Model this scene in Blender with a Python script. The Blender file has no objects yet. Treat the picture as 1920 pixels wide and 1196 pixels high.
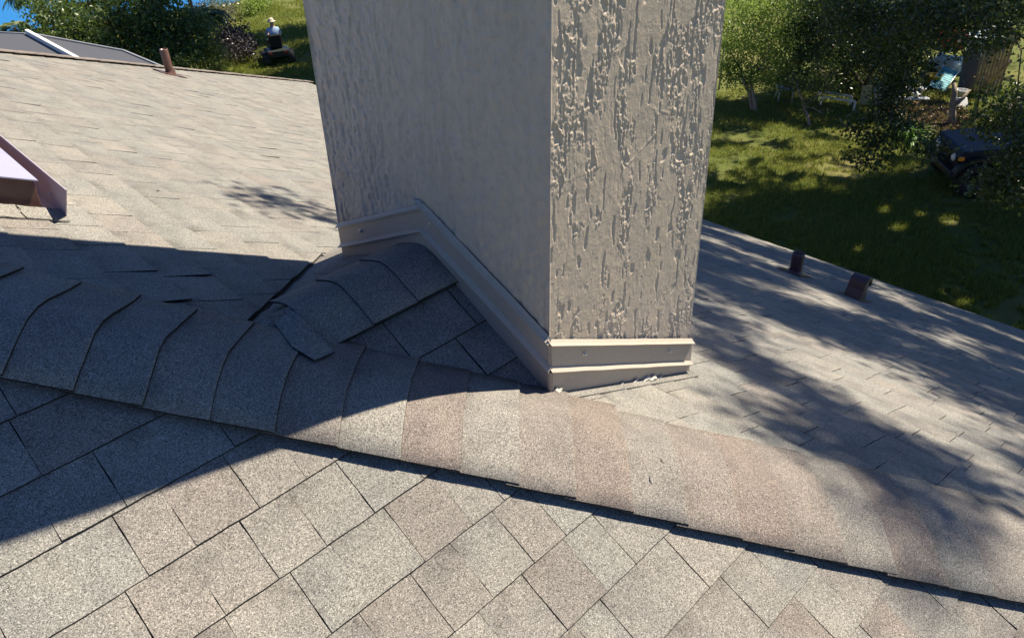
import bpy, bmesh, math, random
import numpy as np
from mathutils import Vector, Matrix, Quaternion
random.seed(7); rng = np.random.default_rng(11)
SC = bpy.context.scene
COL = SC.collection
CZ = 8.0                                             # camera height above the lawn

# ------------------------------------------------------------------ camera
FPX, W0, H0 = 1400.0, 1920, 1196
PIT, ROL, AZ = math.radians(34.4), math.radians(2.4), math.radians(47.0)
def _axes():
    cp, sp = math.cos(PIT), math.sin(PIT)
    r = np.array([1, 0, 0.]); f = np.array([0, cp, -sp]); d = np.array([0, -sp, -cp])
    c, s = math.cos(ROL), math.sin(ROL)
    r2, d2 = c*r+s*d, -s*r+c*d
    X = np.array([math.sin(AZ), math.cos(AZ), 0]); Y = np.array([-math.cos(AZ), math.sin(AZ), 0]); Z = np.array([0, 0, 1.])
    M = np.array([X, Y, Z])
    return M@r2, M@d2, M@f
CR, CD, CF = _axes()
CAMP = np.array([0, 0, CZ])
cam = bpy.data.objects.new('camera', bpy.data.cameras.new('camera')); COL.objects.link(cam)
cam.matrix_world = Matrix(((CR[0], -CD[0], -CF[0], 0), (CR[1], -CD[1], -CF[1], 0), (CR[2], -CD[2], -CF[2], CZ), (0, 0, 0, 1)))
cam.data.sensor_width = 36.0; cam.data.lens = FPX/W0*36.0
cam.data.clip_start = 0.05; cam.data.clip_end = 4000
SC.camera = cam

# ------------------------------------------------------------------ sky, sun, exposure
SUN = Vector((1.0, -0.195, 1.45)).normalized()        # towards the sun
SUN_EL = math.asin(SUN.z); SUN_ROT = math.atan2(SUN.x, SUN.y)
w = bpy.data.worlds.new("World"); SC.world = w; w.use_nodes = True
nt = w.node_tree; nt.nodes.clear()
sky = nt.nodes.new('ShaderNodeTexSky'); sky.sky_type = 'NISHITA'; sky.sun_disc = False
sky.sun_elevation = SUN_EL; sky.sun_rotation = SUN_ROT; sky.air_density = 1.0; sky.dust_density = 0.1; sky.ozone_density = 9.0
bg = nt.nodes.new('ShaderNodeBackground'); bg.inputs[1].default_value = 0.05
wo = nt.nodes.new('ShaderNodeOutputWorld')
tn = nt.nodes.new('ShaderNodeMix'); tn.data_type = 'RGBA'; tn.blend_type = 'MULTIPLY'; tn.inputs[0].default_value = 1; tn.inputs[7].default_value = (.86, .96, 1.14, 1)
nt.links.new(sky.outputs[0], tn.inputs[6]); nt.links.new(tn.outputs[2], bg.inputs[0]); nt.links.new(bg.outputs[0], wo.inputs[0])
sl = bpy.data.lights.new('sun', 'SUN'); sl.energy = 5.0; sl.angle = math.radians(0.55); sl.color = (1.0, 0.90, 0.72)
so = bpy.data.objects.new('sun', sl); COL.objects.link(so); so.rotation_euler = SUN.to_track_quat('Z', 'Y').to_euler(); so.location = (20, -5, 40)
SC.view_settings.view_transform = 'Standard'; SC.view_settings.look = 'None'
SC.view_settings.exposure = 0.98; SC.view_settings.gamma = 1.0; SC.view_settings.use_curve_mapping = False
SC.cycles.max_bounces = 6; SC.cycles.transparent_max_bounces = 8

# ------------------------------------------------------------------ helpers
def ray(px, py): return (px-W0/2)*CR+(py-H0/2)*CD+FPX*CF
def ground(px, py, z=0.0):
    v = ray(px, py); return Vector(CAMP+v*((z-CZ)/v[2]))
def along(px, py, dist):
    v = ray(px, py); v = v/np.linalg.norm(v); return Vector(CAMP+v*dist)
def project(P):
    P = np.asarray(P, float)-CAMP; z = P@CF
    return np.array([W0/2+FPX*(P@CR)/z, H0/2+FPX*(P@CD)/z]), z

def tag(o, label=None, cat=None, group=None, kind=None):
    if label: o['label'] = label
    if cat: o['category'] = cat
    if group: o['group'] = group
    if kind: o['kind'] = kind
    return o
def empty(name, loc=(0, 0, 0), rz=0.0):
    o = bpy.data.objects.new(name, None); COL.objects.link(o); o.location = loc; o.rotation_euler = (0, 0, rz); o.empty_display_size = .2
    return o
def link_mesh(name, me, mat=None, parent=None):
    o = bpy.data.objects.new(name, me); COL.objects.link(o)
    if mat is not None:
        for m in (mat if isinstance(mat, (list, tuple)) else [mat]): me.materials.append(m)
    if parent is not None: o.parent = parent
    return o
def pydata(name, vs, fs, mat=None, parent=None, smooth=False):
    me = bpy.data.meshes.new(name); me.from_pydata([tuple(v) for v in vs], [], fs); me.update()
    if smooth: me.polygons.foreach_set('use_smooth', [True]*len(me.polygons))
    return link_mesh(name, me, mat, parent)
def np_mesh(name, V, F, mat=None, parent=None, colors=None, smooth=False):
    """V (n,3), F (m,k) with one polygon size."""
    V = np.asarray(V, np.float32); F = np.asarray(F, np.int32); m, k = F.shape
    me = bpy.data.meshes.new(name)
    me.vertices.add(len(V)); me.vertices.foreach_set('co', V.ravel())
    me.loops.add(m*k); me.loops.foreach_set('vertex_index', F.ravel())
    me.polygons.add(m); me.polygons.foreach_set('loop_start', np.arange(0, m*k, k, dtype=np.int32))
    me.polygons.foreach_set('loop_total', np.full(m, k, np.int32))
    me.polygons.foreach_set('use_smooth', np.full(m, bool(smooth)))
    me.update(calc_edges=True)
    if colors is not None:
        at = me.color_attributes.new('tint', 'FLOAT_COLOR', 'CORNER')
        at.data.foreach_set('color', np.asarray(colors, np.float32).ravel())
    return link_mesh(name, me, mat, parent)

class MB:
    """collects boxes, tubes and prisms; build() links them as one mesh object"""
    def __init__(s): s.v = []; s.f = []
    def add(s, vs, fs):
        n = len(s.v); s.v += [tuple(v) for v in vs]; s.f += [tuple(i+n for i in f) for f in fs]; return s
    def box(s, c, size, rot=None):
        c = Vector(c); h = Vector(size)/2; R = rot if rot is not None else Matrix.Identity(3)
        vs = [c+R@Vector((x*h.x, y*h.y, z*h.z)) for x in (-1, 1) for y in (-1, 1) for z in (-1, 1)]
        return s.add(vs, [(0, 1, 3, 2), (4, 6, 7, 5), (0, 4, 5, 1), (2, 3, 7, 6), (0, 2, 6, 4), (1, 5, 7, 3)])
    def tube(s, pts, radii, n=8, caps=True):
        pts = [Vector(p) for p in pts]
        if not isinstance(radii, (list, tuple)): radii = [radii]*len(pts)
        rings = []; up = None
        for i, p in enumerate(pts):
            d = (pts[min(i+1, len(pts)-1)]-pts[max(i-1, 0)]).normalized()
            a = d.orthogonal() if up is None else (up-d*up.dot(d))
            if a.length < 1e-6: a = d.orthogonal()
            a.normalize(); up = a; b = d.cross(a)
            rings.append([p+(a*math.cos(2*math.pi*k/n)+b*math.sin(2*math.pi*k/n))*radii[i] for k in range(n)])
        vs = [v for r in rings for v in r]; fs = []
        for i in range(len(pts)-1):
            for k in range(n):
                fs.append((i*n+k, i*n+(k+1) % n, (i+1)*n+(k+1) % n, (i+1)*n+k))
        if caps: fs.append(tuple(range(n))[::-1]); fs.append(tuple((len(pts)-1)*n+k for k in range(n)))
        return s.add(vs, fs)
    def prism(s, poly, depth):
        """poly: 3D points, depth: vector"""
        n = len(poly); d = Vector(depth); vs = [Vector(p) for p in poly]+[Vector(p)+d for p in poly]
        fs = [tuple(range(n))[::-1], tuple(range(n, 2*n))]+[(i, (i+1) % n, n+(i+1) % n, n+i) for i in range(n)]
        return s.add(vs, fs)
    def lathe(s, prof, c, n=16, axis=None):
        R = axis if axis is not None else Matrix.Identity(3); c = Vector(c); vs = []
        for r, z in prof:
            for k in range(n): vs.append(c+R@Vector((r*math.cos(2*math.pi*k/n), r*math.sin(2*math.pi*k/n), z)))
        fs = [(i*n+k, i*n+(k+1) % n, (i+1)*n+(k+1) % n, (i+1)*n+k) for i in range(len(prof)-1) for k in range(n)]
        return s.add(vs, fs)
    def build(s, name, mat, parent=None, smooth=False, bevel=0):
        o = pydata(name, s.v, s.f, mat, parent, smooth)
        bm = bmesh.new(); bm.from_mesh(o.data); bmesh.ops.recalc_face_normals(bm, faces=bm.faces)
        if bevel: bmesh.ops.bevel(bm, geom=list(bm.edges), offset=bevel, segments=1, affect='EDGES', profile=.5)
        bm.to_mesh(o.data); bm.free()
        return o

def vnoise(u, v, seed=0):
    u = np.asarray(u, float); v = np.asarray(v, float)
    r = np.random.default_rng(seed).random((256, 256))
    iu = np.floor(u).astype(int); iv = np.floor(v).astype(int); fu = u-iu; fv = v-iv
    fu = fu*fu*fu*(fu*(fu*6-15)+10); fv = fv*fv*fv*(fv*(fv*6-15)+10)
    a = r[iu % 256, iv % 256]; b = r[(iu+1) % 256, iv % 256]; c = r[iu % 256, (iv+1) % 256]; d = r[(iu+1) % 256, (iv+1) % 256]
    return (a*(1-fu)+b*fu)*(1-fv)+(c*(1-fu)+d*fu)*fv
def fbm(u, v, seed=0, o=3):
    t = 0; a = .5; s = 0
    for i in range(o):
        t = t+a*vnoise(u*2**i, v*2**i, seed+i); s += a; a *= .5
    return t/s
def sstep(a, b, x):
    t = np.clip((x-a)/(b-a), 0, 1); return t*t*(3-2*t)

# ------------------------------------------------------------------ materials
def newmat(name):
    m = bpy.data.materials.new(name); m.use_nodes = True; t = m.node_tree
    return m, t, t.nodes, t.links, t.nodes['Principled BSDF']
def N(ns, t, **kw):
    n = ns.new(t)
    for k, v in kw.items(): setattr(n, k, v)
    return n
def noise(ns, ls, vec, scale, detail=3, rough=.55):
    n = N(ns, 'ShaderNodeTexNoise'); n.inputs['Scale'].default_value = scale; n.inputs['Detail'].default_value = detail; n.inputs['Roughness'].default_value = rough
    if vec is not None: ls.new(vec, n.inputs['Vector'])
    return n
def ramp(ns, ls, fac, stops):
    r = N(ns, 'ShaderNodeValToRGB'); e = r.color_ramp.elements
    while len(e) < len(stops): e.new(.5)
    for i, (p, c) in enumerate(stops): e[i].position = p; e[i].color = (*c, 1) if len(c) == 3 else c
    ls.new(fac, r.inputs[0]); return r
def mixc(ns, ls, fac, a, b, mode='MIX'):
    m = N(ns, 'ShaderNodeMix', data_type='RGBA', blend_type=mode)
    if isinstance(fac, (int, float)): m.inputs[0].default_value = fac
    else: ls.new(fac, m.inputs[0])
    for s, i in ((a, 6), (b, 7)):
        if isinstance(s, tuple): m.inputs[i].default_value = (*s, 1)
        else: ls.new(s, m.inputs[i])
    return m.outputs[2]
def math_(ns, ls, op, a, b=None):
    m = N(ns, 'ShaderNodeMath', operation=op)
    for i, s in enumerate((a, b)):
        if s is None: continue
        if isinstance(s, (int, float)): m.inputs[i].default_value = s
        else: ls.new(s, m.inputs[i])
    return m.outputs[0]
def bump(ns, ls, h, strength, dist, P):
    b = N(ns, 'ShaderNodeBump'); b.inputs['Strength'].default_value = strength; b.inputs['Distance'].default_value = dist
    ls.new(h, b.inputs['Height']); ls.new(b.outputs[0], P.inputs['Normal']); return b
def simple(name, col, rough=.6, metal=0, var=.15, scale=12, bmp=0, spec=.4):
    m, t, ns, ls, P = newmat(name)
    g = N(ns, 'ShaderNodeNewGeometry'); n = noise(ns, ls, g.outputs['Position'], scale, 4)
    lo = tuple(c*(1-var) for c in col); hi = tuple(min(1, c*(1+var)) for c in col)
    r = ramp(ns, ls, n.outputs[0], [(.3, lo), (.7, hi)]); ls.new(r.outputs[0], P.inputs['Base Color'])
    P.inputs['Roughness'].default_value = rough; P.inputs['Metallic'].default_value = metal; P.inputs['Specular IOR Level'].default_value = spec
    if bmp: bump(ns, ls, n.outputs[0], .5, bmp, P)
    return m

def shingle_mat():
    m, t, ns, ls, P = newmat('asphalt_shingle')
    g = N(ns, 'ShaderNodeNewGeometry'); pos = g.outputs['Position']
    at = N(ns, 'ShaderNodeAttribute', attribute_name='tint'); sep = N(ns, 'ShaderNodeSeparateColor'); ls.new(at.outputs['Color'], sep.inputs[0])
    rnd, u, tone = sep.outputs[0], sep.outputs[1], sep.outputs[2]
    base = ramp(ns, ls, rnd, [(0, (.205, .203, .196)), (.22, (.238, .234, .222)), (.45, (.222, .223, .216)), (.62, (.252, .243, .228)), (.8, (.222, .208, .197)), (1, (.243, .240, .230))]).outputs[0]
    # dark blend printed near the head of each tab, patchy
    n1 = noise(ns, ls, pos, 7, 4, .65)
    sh = math_(ns, ls, 'MULTIPLY', ramp(ns, ls, u, [(0, (1, 1, 1)), (.16, (.75, .75, .75)), (.5, (0, 0, 0))]).outputs[0], ramp(ns, ls, n1.outputs[0], [(.45, (0, 0, 0)), (.62, (1, 1, 1))]).outputs[0])
    base = mixc(ns, ls, math_(ns, ls, 'MULTIPLY', sh, .8), base, (.105, .100, .096))
    n2 = noise(ns, ls, pos, 2.2, 5, .6)
    base = mixc(ns, ls, .35, base, ramp(ns, ls, n2.outputs[0], [(.3, (.38, .38, .38)), (.7, (.62, .61, .59))]).outputs[0], 'OVERLAY')
    base = mixc(ns, ls, ramp(ns, ls, tone, [(0, (0, 0, 0)), (1, (1, 1, 1))]).outputs[0], base, (.196, .163, .150))
    n4 = noise(ns, ls, pos, 5.5, 3, .5)
    base = mixc(ns, ls, .8, base, ramp(ns, ls, n4.outputs[0], [(.36, (.86, .86, .87)), (.5, (1, 1, 1)), (.66, (1.12, 1.10, 1.07))]).outputs[0], 'MULTIPLY')
    # granules
    v = N(ns, 'ShaderNodeTexVoronoi'); v.inputs['Scale'].default_value = 430; ls.new(pos, v.inputs['Vector'])
    sv = N(ns, 'ShaderNodeSeparateColor'); ls.new(v.outputs['Color'], sv.inputs[0])
    gr = ramp(ns, ls, sv.outputs[0], [(0, (.22, .22, .23)), (.13, (.5, .49, .48)), (.34, (.88, .87, .85)), (.66, (1.05, 1.03, 1.0)), (.86, (1.28, 1.26, 1.22)), (1, (2.0, 1.97, 1.93))])
    gr.color_ramp.interpolation = 'LINEAR'
    base = mixc(ns, ls, .95, base, gr.outputs[0], 'MULTIPLY')
    n3 = noise(ns, ls, pos, 170, 3, .6)
    base = mixc(ns, ls, .55, base, ramp(ns, ls, n3.outputs[0], [(.3, (.72, .72, .73)), (.5, (1, 1, 1)), (.7, (1.18, 1.17, 1.15))]).outputs[0], 'MULTIPLY')
    ls.new(base, P.inputs['Base Color']); P.inputs['Roughness'].default_value = .85; P.inputs['Specular IOR Level'].default_value = .25
    h = math_(ns, ls, 'ADD', sv.outputs[1], math_(ns, ls, 'MULTIPLY', n3.outputs[0], 1.4))
    bump(ns, ls, h, .55, .0022, P)
    return m
M_SH = shingle_mat()
M_EDGE = None
M_EDGE = simple('cut_asphalt_edge', (.022, .021, .02), .9, var=.4, scale=200)
M_DECK = simple('deck_felt', (.055, .052, .05), .95, var=.3, scale=40)

def stucco_mat():
    m, t, ns, ls, P = newmat('painted_stucco')
    g = N(ns, 'ShaderNodeNewGeometry'); pos = g.outputs['Position']
    n = noise(ns, ls, pos, 6, 4); n2 = noise(ns, ls, pos, 230, 2)
    c = ramp(ns, ls, n.outputs[0], [(.3, (.56, .465, .37)), (.7, (.60, .50, .40))]).outputs[0]
    mp = N(ns, 'ShaderNodeMapping'); mp.inputs['Scale'].default_value = (9, 9, 1.3); ls.new(pos, mp.inputs[0])
    n3 = noise(ns, ls, mp.outputs[0], 1, 4, .6)
    c = mixc(ns, ls, ramp(ns, ls, n3.outputs[0], [(.5, (0, 0, 0)), (.75, (.35, .35, .35))]).outputs[0], c, (.40, .36, .32))
    n5 = noise(ns, ls, pos, 28, 5, .7); c = mixc(ns, ls, 1, c, ramp(ns, ls, n5.outputs[0], [(.34, (.86, .87, .90)), (.5, (1, 1, 1)), (.66, (1.06, 1.04, 1.02))]).outputs[0], 'MULTIPLY')
    ls.new(c, P.inputs['Base Color']); P.inputs['Roughness'].default_value = .6; P.inputs['Specular IOR Level'].default_value = .35
    bump(ns, ls, math_(ns, ls, 'ADD', n2.outputs[0], math_(ns, ls, 'MULTIPLY', n5.outputs[0], 2.5)), .35, .0018, P)
    return m
M_ST = stucco_mat()
M_FL = simple('painted_flashing', (.43, .365, .305), .42, var=.05, scale=45, bmp=.002, spec=.5)
M_FLB = simple('base_flashing_paint', (.30, .255, .215), .5, var=.1, scale=14, bmp=.002, spec=.5)
M_SEAL = simple('sealant', (.40, .38, .34), .5, var=.3, scale=60, bmp=.003)
M_SCREW = simple('screw_metal', (.6, .6, .6), .35, .6)
M_BROWN = simple('brown_painted_metal', (.125, .062, .05), .38, .0, var=.15, spec=.6)
M_PLUM_SKY = simple('sky_tinted_plum_metal', (.50, .43, .49), .35, .1, var=.06, spec=.7)  # plum metal, base lightened to stand in for reflected sky and top sheet
M_SKYSHEET = simple('sky_tinted_sheet', (.40, .38, .52), .3, .1, var=.04, spec=.7)  # lilac of the reflected sky is put into the base colour
M_BROWN_SHADE = simple('shade_darkened_brown_metal', (.060, .034, .042), .4, 0, var=.15, spec=.5)  # vent brown with the slope's shade darkened into its colour
M_RUBBER = simple('black_rubber', (.02, .02, .02), .7)
M_WALL = simple('house_wall_paint', (.45, .41, .36), .8, bmp=.003)
M_WHITE = simple('white_paint', (.74, .74, .72), .5, var=.06)
M_BLACK = simple('black_plastic', (.018, .018, .02), .45)
M_BARK = simple('bark', (.11, .085, .065), .9, var=.45, scale=18, bmp=.03)
M_BARKL = simple('pale_bark', (.26, .21, .165), .85, var=.3, scale=14, bmp=.015)

def leaf_mat(name, c1, c2, trans=.45, tint=(.5, .75, .12)):
    m, t, ns, ls, P = newmat(name)
    at = N(ns, 'ShaderNodeAttribute', attribute_name='tint'); sep = N(ns, 'ShaderNodeSeparateColor'); ls.new(at.outputs['Color'], sep.inputs[0])
    c = ramp(ns, ls, sep.outputs[0], [(0, c1), (1, c2)]).outputs[0]
    ls.new(c, P.inputs['Base Color']); P.inputs['Roughness'].default_value = .38; P.inputs['Specular IOR Level'].default_value = .45
    tr = N(ns, 'ShaderNodeBsdfTranslucent'); tc = mixc(ns, ls, .6, c, tint, 'MIX')
    ls.new(mixc(ns, ls, 1.0, tc, (.55, .55, .55), 'MULTIPLY'), tr.inputs[0])
    mx = N(ns, 'ShaderNodeMixShader'); mx.inputs[0].default_value = trans
    ls.new(P.outputs[0], mx.inputs[1]); ls.new(tr.outputs[0], mx.inputs[2]); ls.new(mx.outputs[0], ns['Material Output'].inputs[0])
    return m
M_LOAK = leaf_mat('oak_leaf', (.014, .024, .010), (.075, .11, .034), .25, (.26, .40, .06))
M_LDARK = leaf_mat('dark_bush_leaf', (.016, .032, .010), (.15, .22, .055), .32, (.28, .44, .06))
M_LMID = leaf_mat('mid_leaf', (.028, .052, .016), (.085, .13, .035), .3, (.26, .42, .06))
M_LLIGHT = leaf_mat('light_leaf', (.13, .20, .03), (.38, .48, .13), .58, (.55, .76, .14))
M_LYEL = leaf_mat('yellow_green_leaf', (.10, .14, .03), (.22, .26, .06), .45, (.55, .62, .12))
M_LBLADE = leaf_mat('strap_leaf', (.07, .17, .02), (.17, .34, .05), .45, (.40, .72, .10))
M_LPALM = leaf_mat('palm_leaf', (.045, .09, .03), (.13, .19, .07), .3, (.34, .48, .12))
M_GRASS = leaf_mat('grass_blade', (.092, .135, .021), (.285, .32, .07), .4, (.62, .68, .10))
M_LITTER = leaf_mat('dead_leaf', (.14, .085, .055), (.33, .23, .16), .1, (.4, .25, .12))

def lawn_mat():
    m, t, ns, ls, P = newmat('lawn_turf')
    g = N(ns, 'ShaderNodeNewGeometry'); pos = g.outputs['Position']
    a = noise(ns, ls, pos, .45, 6, .6); b = noise(ns, ls, pos, 7, 5, .65); c = noise(ns, ls, pos, 45, 3, .7)
    col = ramp(ns, ls, a.outputs[0], [(.3, (.085, .12, .024)), (.5, (.135, .16, .04)), (.68, (.22, .205, .075))]).outputs[0]
    col = mixc(ns, ls, ramp(ns, ls, b.outputs[0], [(.52, (0, 0, 0)), (.72, (.7, .7, .7))]).outputs[0], col, (.15, .12, .065))
    col = mixc(ns, ls, .8, col, ramp(ns, ls, c.outputs[0], [(.3, (.45, .45, .45)), (.7, (1.45, 1.45, 1.35))]).outputs[0], 'MULTIPLY')
    ls.new(col, P.inputs['Base Color']); P.inputs['Roughness'].default_value = .9; P.inputs['Specular IOR Level'].default_value = .15
    bump(ns, ls, math_(ns, ls, 'ADD', b.outputs[0], c.outputs[0]), .9, .05, P)
    return m
M_LAWN = lawn_mat()
def water_mat():
    m, t, ns, ls, P = newmat('lake_water')
    P.inputs['Base Color'].default_value = (.02, .16, .42, 1); P.inputs['Roughness'].default_value = .3; P.inputs['IOR'].default_value = 1.33; P.inputs['Specular IOR Level'].default_value = .25
    g = N(ns, 'ShaderNodeNewGeometry'); n = noise(ns, ls, g.outputs['Position'], 2.2, 5, .6); bump(ns, ls, n.outputs[0], .7, .12, P)
    return m
M_WATER = water_mat()
M_MULCH = simple('mulch', (.20, .125, .085), .95, var=.55, scale=22, bmp=.04)
def screen_mat():
    m, t, ns, ls, P = newmat('insect_screen')
    P.inputs['Base Color'].default_value = (.085, .088, .10, 1); P.inputs['Roughness'].default_value = .55
    tr = N(ns, 'ShaderNodeBsdfTransparent'); mx = N(ns, 'ShaderNodeMixShader'); mx.inputs[0].default_value = .03
    ls.new(P.outputs[0], mx.inputs[1]); ls.new(tr.outputs[0], mx.inputs[2]); ls.new(mx.outputs[0], ns['Material Output'].inputs[0])
    return m
M_SCREEN = screen_mat()

# ------------------------------------------------------------------ setting: lawn, lake
def sheet(name, poly, z, mat, kind='structure'):
    o = pydata(name, [(x, y, z) for x, y in poly], [tuple(range(len(poly)))], mat); return tag(o, kind=kind)
lawn = sheet('lawn', [(-900, -900), (900, -900), (900, 900), (-900, 900)], 0.0, M_LAWN)
sh = [ground(-700, 70), ground(-60, 66), ground(60, 58), ground(150, 40), ground(300, 22), ground(420, 12), ground(448, 3), ground(470, -30), ground(470, -120)]
sheet('lake', [(p.x, p.y) for p in sh]+[(sh[-1].x+150, 850), (-700, 850), (-700, sh[0].y)], 0.02, M_WATER)

# ------------------------------------------------------------------ the house
S = 0.47                                            # roof pitch
CRf, CFf = CZ-1.0796, CZ-2.2679                      # roof planes: z = CRf - S x ; z = CFf + S y
SUMH = (CRf-CFf)/S                                  # near hip: x + y
XR = -0.42                                          # ridge
DH = -7.66                                          # far hip: x - y
zR = lambda x: CRf-S*x
zF = lambda y: CFf+S*y
house = empty('house', (0, 0, 0))
tag(house, 'house with tan asphalt shingle hip roof and a stucco chimney', 'house')
def eave_x(y): return 10.2-(y-1.17)*0.0865
yN, yF = -8.0, 17.0
pA, pB = (XR, SUMH-XR), (XR, XR-DH)                  # ridge ends
xE = 10.0
c1 = (eave_x(-7.9), -7.9); c2 = (eave_x(16.5), 16.5)
ze = zR(xE)
def deckz(p, d): return d
roofv = []; rooff = []
def face(pts):
    n = len(roofv); roofv.extend(pts); rooff.append(tuple(range(n, n+len(pts))))
dz = -.006
RF = lambda x, y: (x, y, zR(x)+dz)
hc = SUMH/2
xc1 = SUMH-(-7.6); e1 = (xc1*0+eave_x(-8.1), 0)
cy = -(eave_x(-8)-SUMH)
C1 = (eave_x(cy), SUMH-eave_x(cy)); 
cy2 = eave_x(16.5)-DH; C2 = (eave_x(cy2), eave_x(cy2)-DH)
west = -9.5
zW = lambda x: zR(XR)+S*(x-XR)
yFe = C1[1]; zFe = zF(yFe)+dz
yNe = C2[1]; zN = lambda y: zR(XR)-S*(y-pB[1])
xw1 = XR-(pA[1]-yFe); xw2 = XR-(yNe-pB[1])
face([RF(*pA), RF(*C1), RF(*C2), RF(*pB)])
face([(pA[0], pA[1], zR(XR)+dz), (xw1, yFe, zFe), (C1[0], C1[1], zFe)])
face([(pB[0], pB[1], zR(XR)+dz), (C2[0], C2[1], zR(C2[0])+dz), (xw2, yNe, zN(yNe)+dz)])
face([(pA[0], pA[1], zR(XR)+dz), (pB[0], pB[1], zR(XR)+dz), (xw2, yNe, zN(yNe)+dz), (xw1, yFe, zFe)])
roof = pydata('roof', roofv, rooff, M_DECK, house)
mb = MB()
mb.box(((C1[0]+xw1)/2-.2, (yFe+yNe)/2, 1.05), (C1[0]-xw1-2.2, yNe-yFe-1.6, 2.1))
mb.build('wall', M_WALL, house)

# ---- shingles
TAB, ROW = 0.305, 0.176
def clip(poly, a, b, c):                            # keep a x + b y >= c
    out = []
    for i in range(len(poly)):
        p, q = poly[i], poly[(i+1) % len(poly)]
        dp, dq = a*p[0]+b*p[1]-c, a*q[0]+b*q[1]-c
        if dp >= 0: out.append(p)
        if dp*dq < 0:
            t = dp/(dp-dq); out.append((p[0]+t*(q[0]-p[0]), p[1]+t*(q[1]-p[1])))
    return out
def refine(poly, step, jit):
    out = []
    for i in range(len(poly)):
        p, q = poly[i], poly[(i+1) % len(poly)]
        L = math.hypot(q[0]-p[0], q[1]-p[1]); n = max(1, int(L/step))
        for k in range(n):
            t = k/n; j = jit if k else jit*.5
            out.append((p[0]+t*(q[0]-p[0])+random.uniform(-j, j), p[1]+t*(q[1]-p[1])+random.uniform(-j, j)))
    return out
SHV = dict(rnd=0)
def slab(poly, hfun, zfun, thick):
    """poly in plan; hfun height above the roof plane; zfun plan->roof z. returns verts, faces"""
    n = len(poly)
    top = [(x, y, zfun(x, y)+hfun(x, y)) for x, y in poly]
    bot = [(x, y, zfun(x, y)+hfun(x, y)-thick) for x, y in poly]
    fs = [tuple(range(n))]+[(i, n+i, n+(i+1) % n, (i+1) % n) for i in range(n)]
    return top+bot, fs
def poly_area(p): return .5*sum(p[i][0]*p[(i+1) % len(p)][1]-p[(i+1) % len(p)][0]*p[i][1] for i in range(len(p)))
def dark_sides(o, ntop):
    o.data.materials.append(M_EDGE)
    o.data.polygons.foreach_set('material_index', [0 if i < ntop else 1 for i in range(len(o.data.polygons))])
def set_tint(o, fn):
    me = o.data; at = me.color_attributes.new('tint', 'FLOAT_COLOR', 'CORNER')
    cols = np.zeros((len(me.loops), 4), np.float32)
    for l in me.loops: cols[l.index] = fn(me.vertices[l.vertex_index].co)
    at.data.foreach_set('color', cols.ravel())
cand = []      # every visible tab: (area in picture, record)
def in_frame(P, m=40):
    q, z = project(P); return z > .1 and -m < q[0] < W0+m and -m < q[1] < H0+m
def add_tab(kind, poly, zfun, dirv, b0, b1, near, rec):
    # dirv: plan downslope direction, b0 head, b1 butt coordinate along it
    pts = [(x, y, zfun(x, y)) for x, y in poly]
    if not any(in_frame(p) for p in pts): return
    pr = [project(p) for p in pts]
    if min(z for _, z in pr) < .2: return
    A = abs(poly_area([tuple(q) for q, _ in pr]))
    cand.append((A, kind, poly, zfun, dirv, b0, b1, near, rec))
CH_X0 = 1.531; CY = 2.13; CRZ = CZ-1.43
XV = (CRf-CRZ)/S                                     # where the saddle ridge runs into the roof
SN, SFAR = .544, .43
# R face: rows step along +X, tabs along Y
x = XR+.02; r = 0
zRf = lambda x, y: zR(x); zFf = lambda x, y: zF(y)
xstart = 0.394-.176*4-.04
row_ids = int((10.9-xstart)/.176)+1
for r in range(row_ids):
    xb0 = xstart+r*.176; xb1 = xb0+.176
    if xb1 < XR: continue
    off = [(.0), (.152), (.07), (.225)][r % 4]+random.uniform(-.02, .02)
    y = -6.5+off
    k = 0
    while y < 18:
        L = TAB*random.choice((.82, 1, 1, 1, 1.18)); y1 = y+L
        edge = eave_x((y+y1)/2)+.03
        xa, xb = max(xb0-.03, XR), min(xb1, edge)
        if xb-xa > .04:
            g = .0016
            poly = [(xa, y+g), (xb, y+g), (xb, y1-g), (xa, y1-g)]
            poly = clip(poly, 1, 1, SUMH+.03)
            poly = clip(poly, 1, -1, DH) if len(poly) > 2 else poly
            xm_, ym_ = (xa+xb)/2, (y+y1)/2
            if len(poly) > 2 and CY < ym_ < 3.02 and xm_ < 1.5:          # cut along the far valley of the saddle
                poly = clip(poly, -S, SFAR, -(S*XV-SFAR*CY)+.012)
            if len(poly) > 2: add_tab('R', poly, zRf, (1, 0), xb0, xb1, False, (r, k))
        y = y1; k += 1
# F face: rows step along -Y, tabs along X
FOFF = {0: .075, 1: .105, 2: .052, 3: .0, 4: .14, 5: .20, 6: .05, 7: .16}
for r in range(-6, 16):
    yb0 = 1.513-r*.176+.0; yb1 = yb0-.176            # head, butt
    o = FOFF.get(r, random.random()*.3)
    kx = math.floor(-2.6/TAB); k = kx
    xx = kx*TAB+o
    while xx < 6:
        x1 = xx+TAB; g = .0014
        poly = [(xx+g, yb0+.03), (xx+g, yb1), (x1-g, yb1), (x1-g, yb0+.03)]
        poly = clip(poly, -1, -1, -SUMH+.03)
        sp = random.Random(r*91+k*7+3)
        if len(poly) > 2 and sp.random() < .62:       # laminated tabs: a second ply shows as a piece of its own tone
            xs = xx+TAB*sp.uniform(.36, .64)
            for jj, pp in enumerate((clip(poly, -1, 0, -(xs-.0004)), clip(poly, 1, 0, xs+.0004))):
                if len(pp) > 2: add_tab('F', pp, zFf, (0, -1), -yb0, -yb1, True, (r+200*jj, k))
        elif len(poly) > 2: add_tab('F', poly, zFf, (0, -1), -yb0, -yb1, True, (r, k))
        xx = kx*TAB+o+(k-kx+1)*TAB; k += 1
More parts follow.
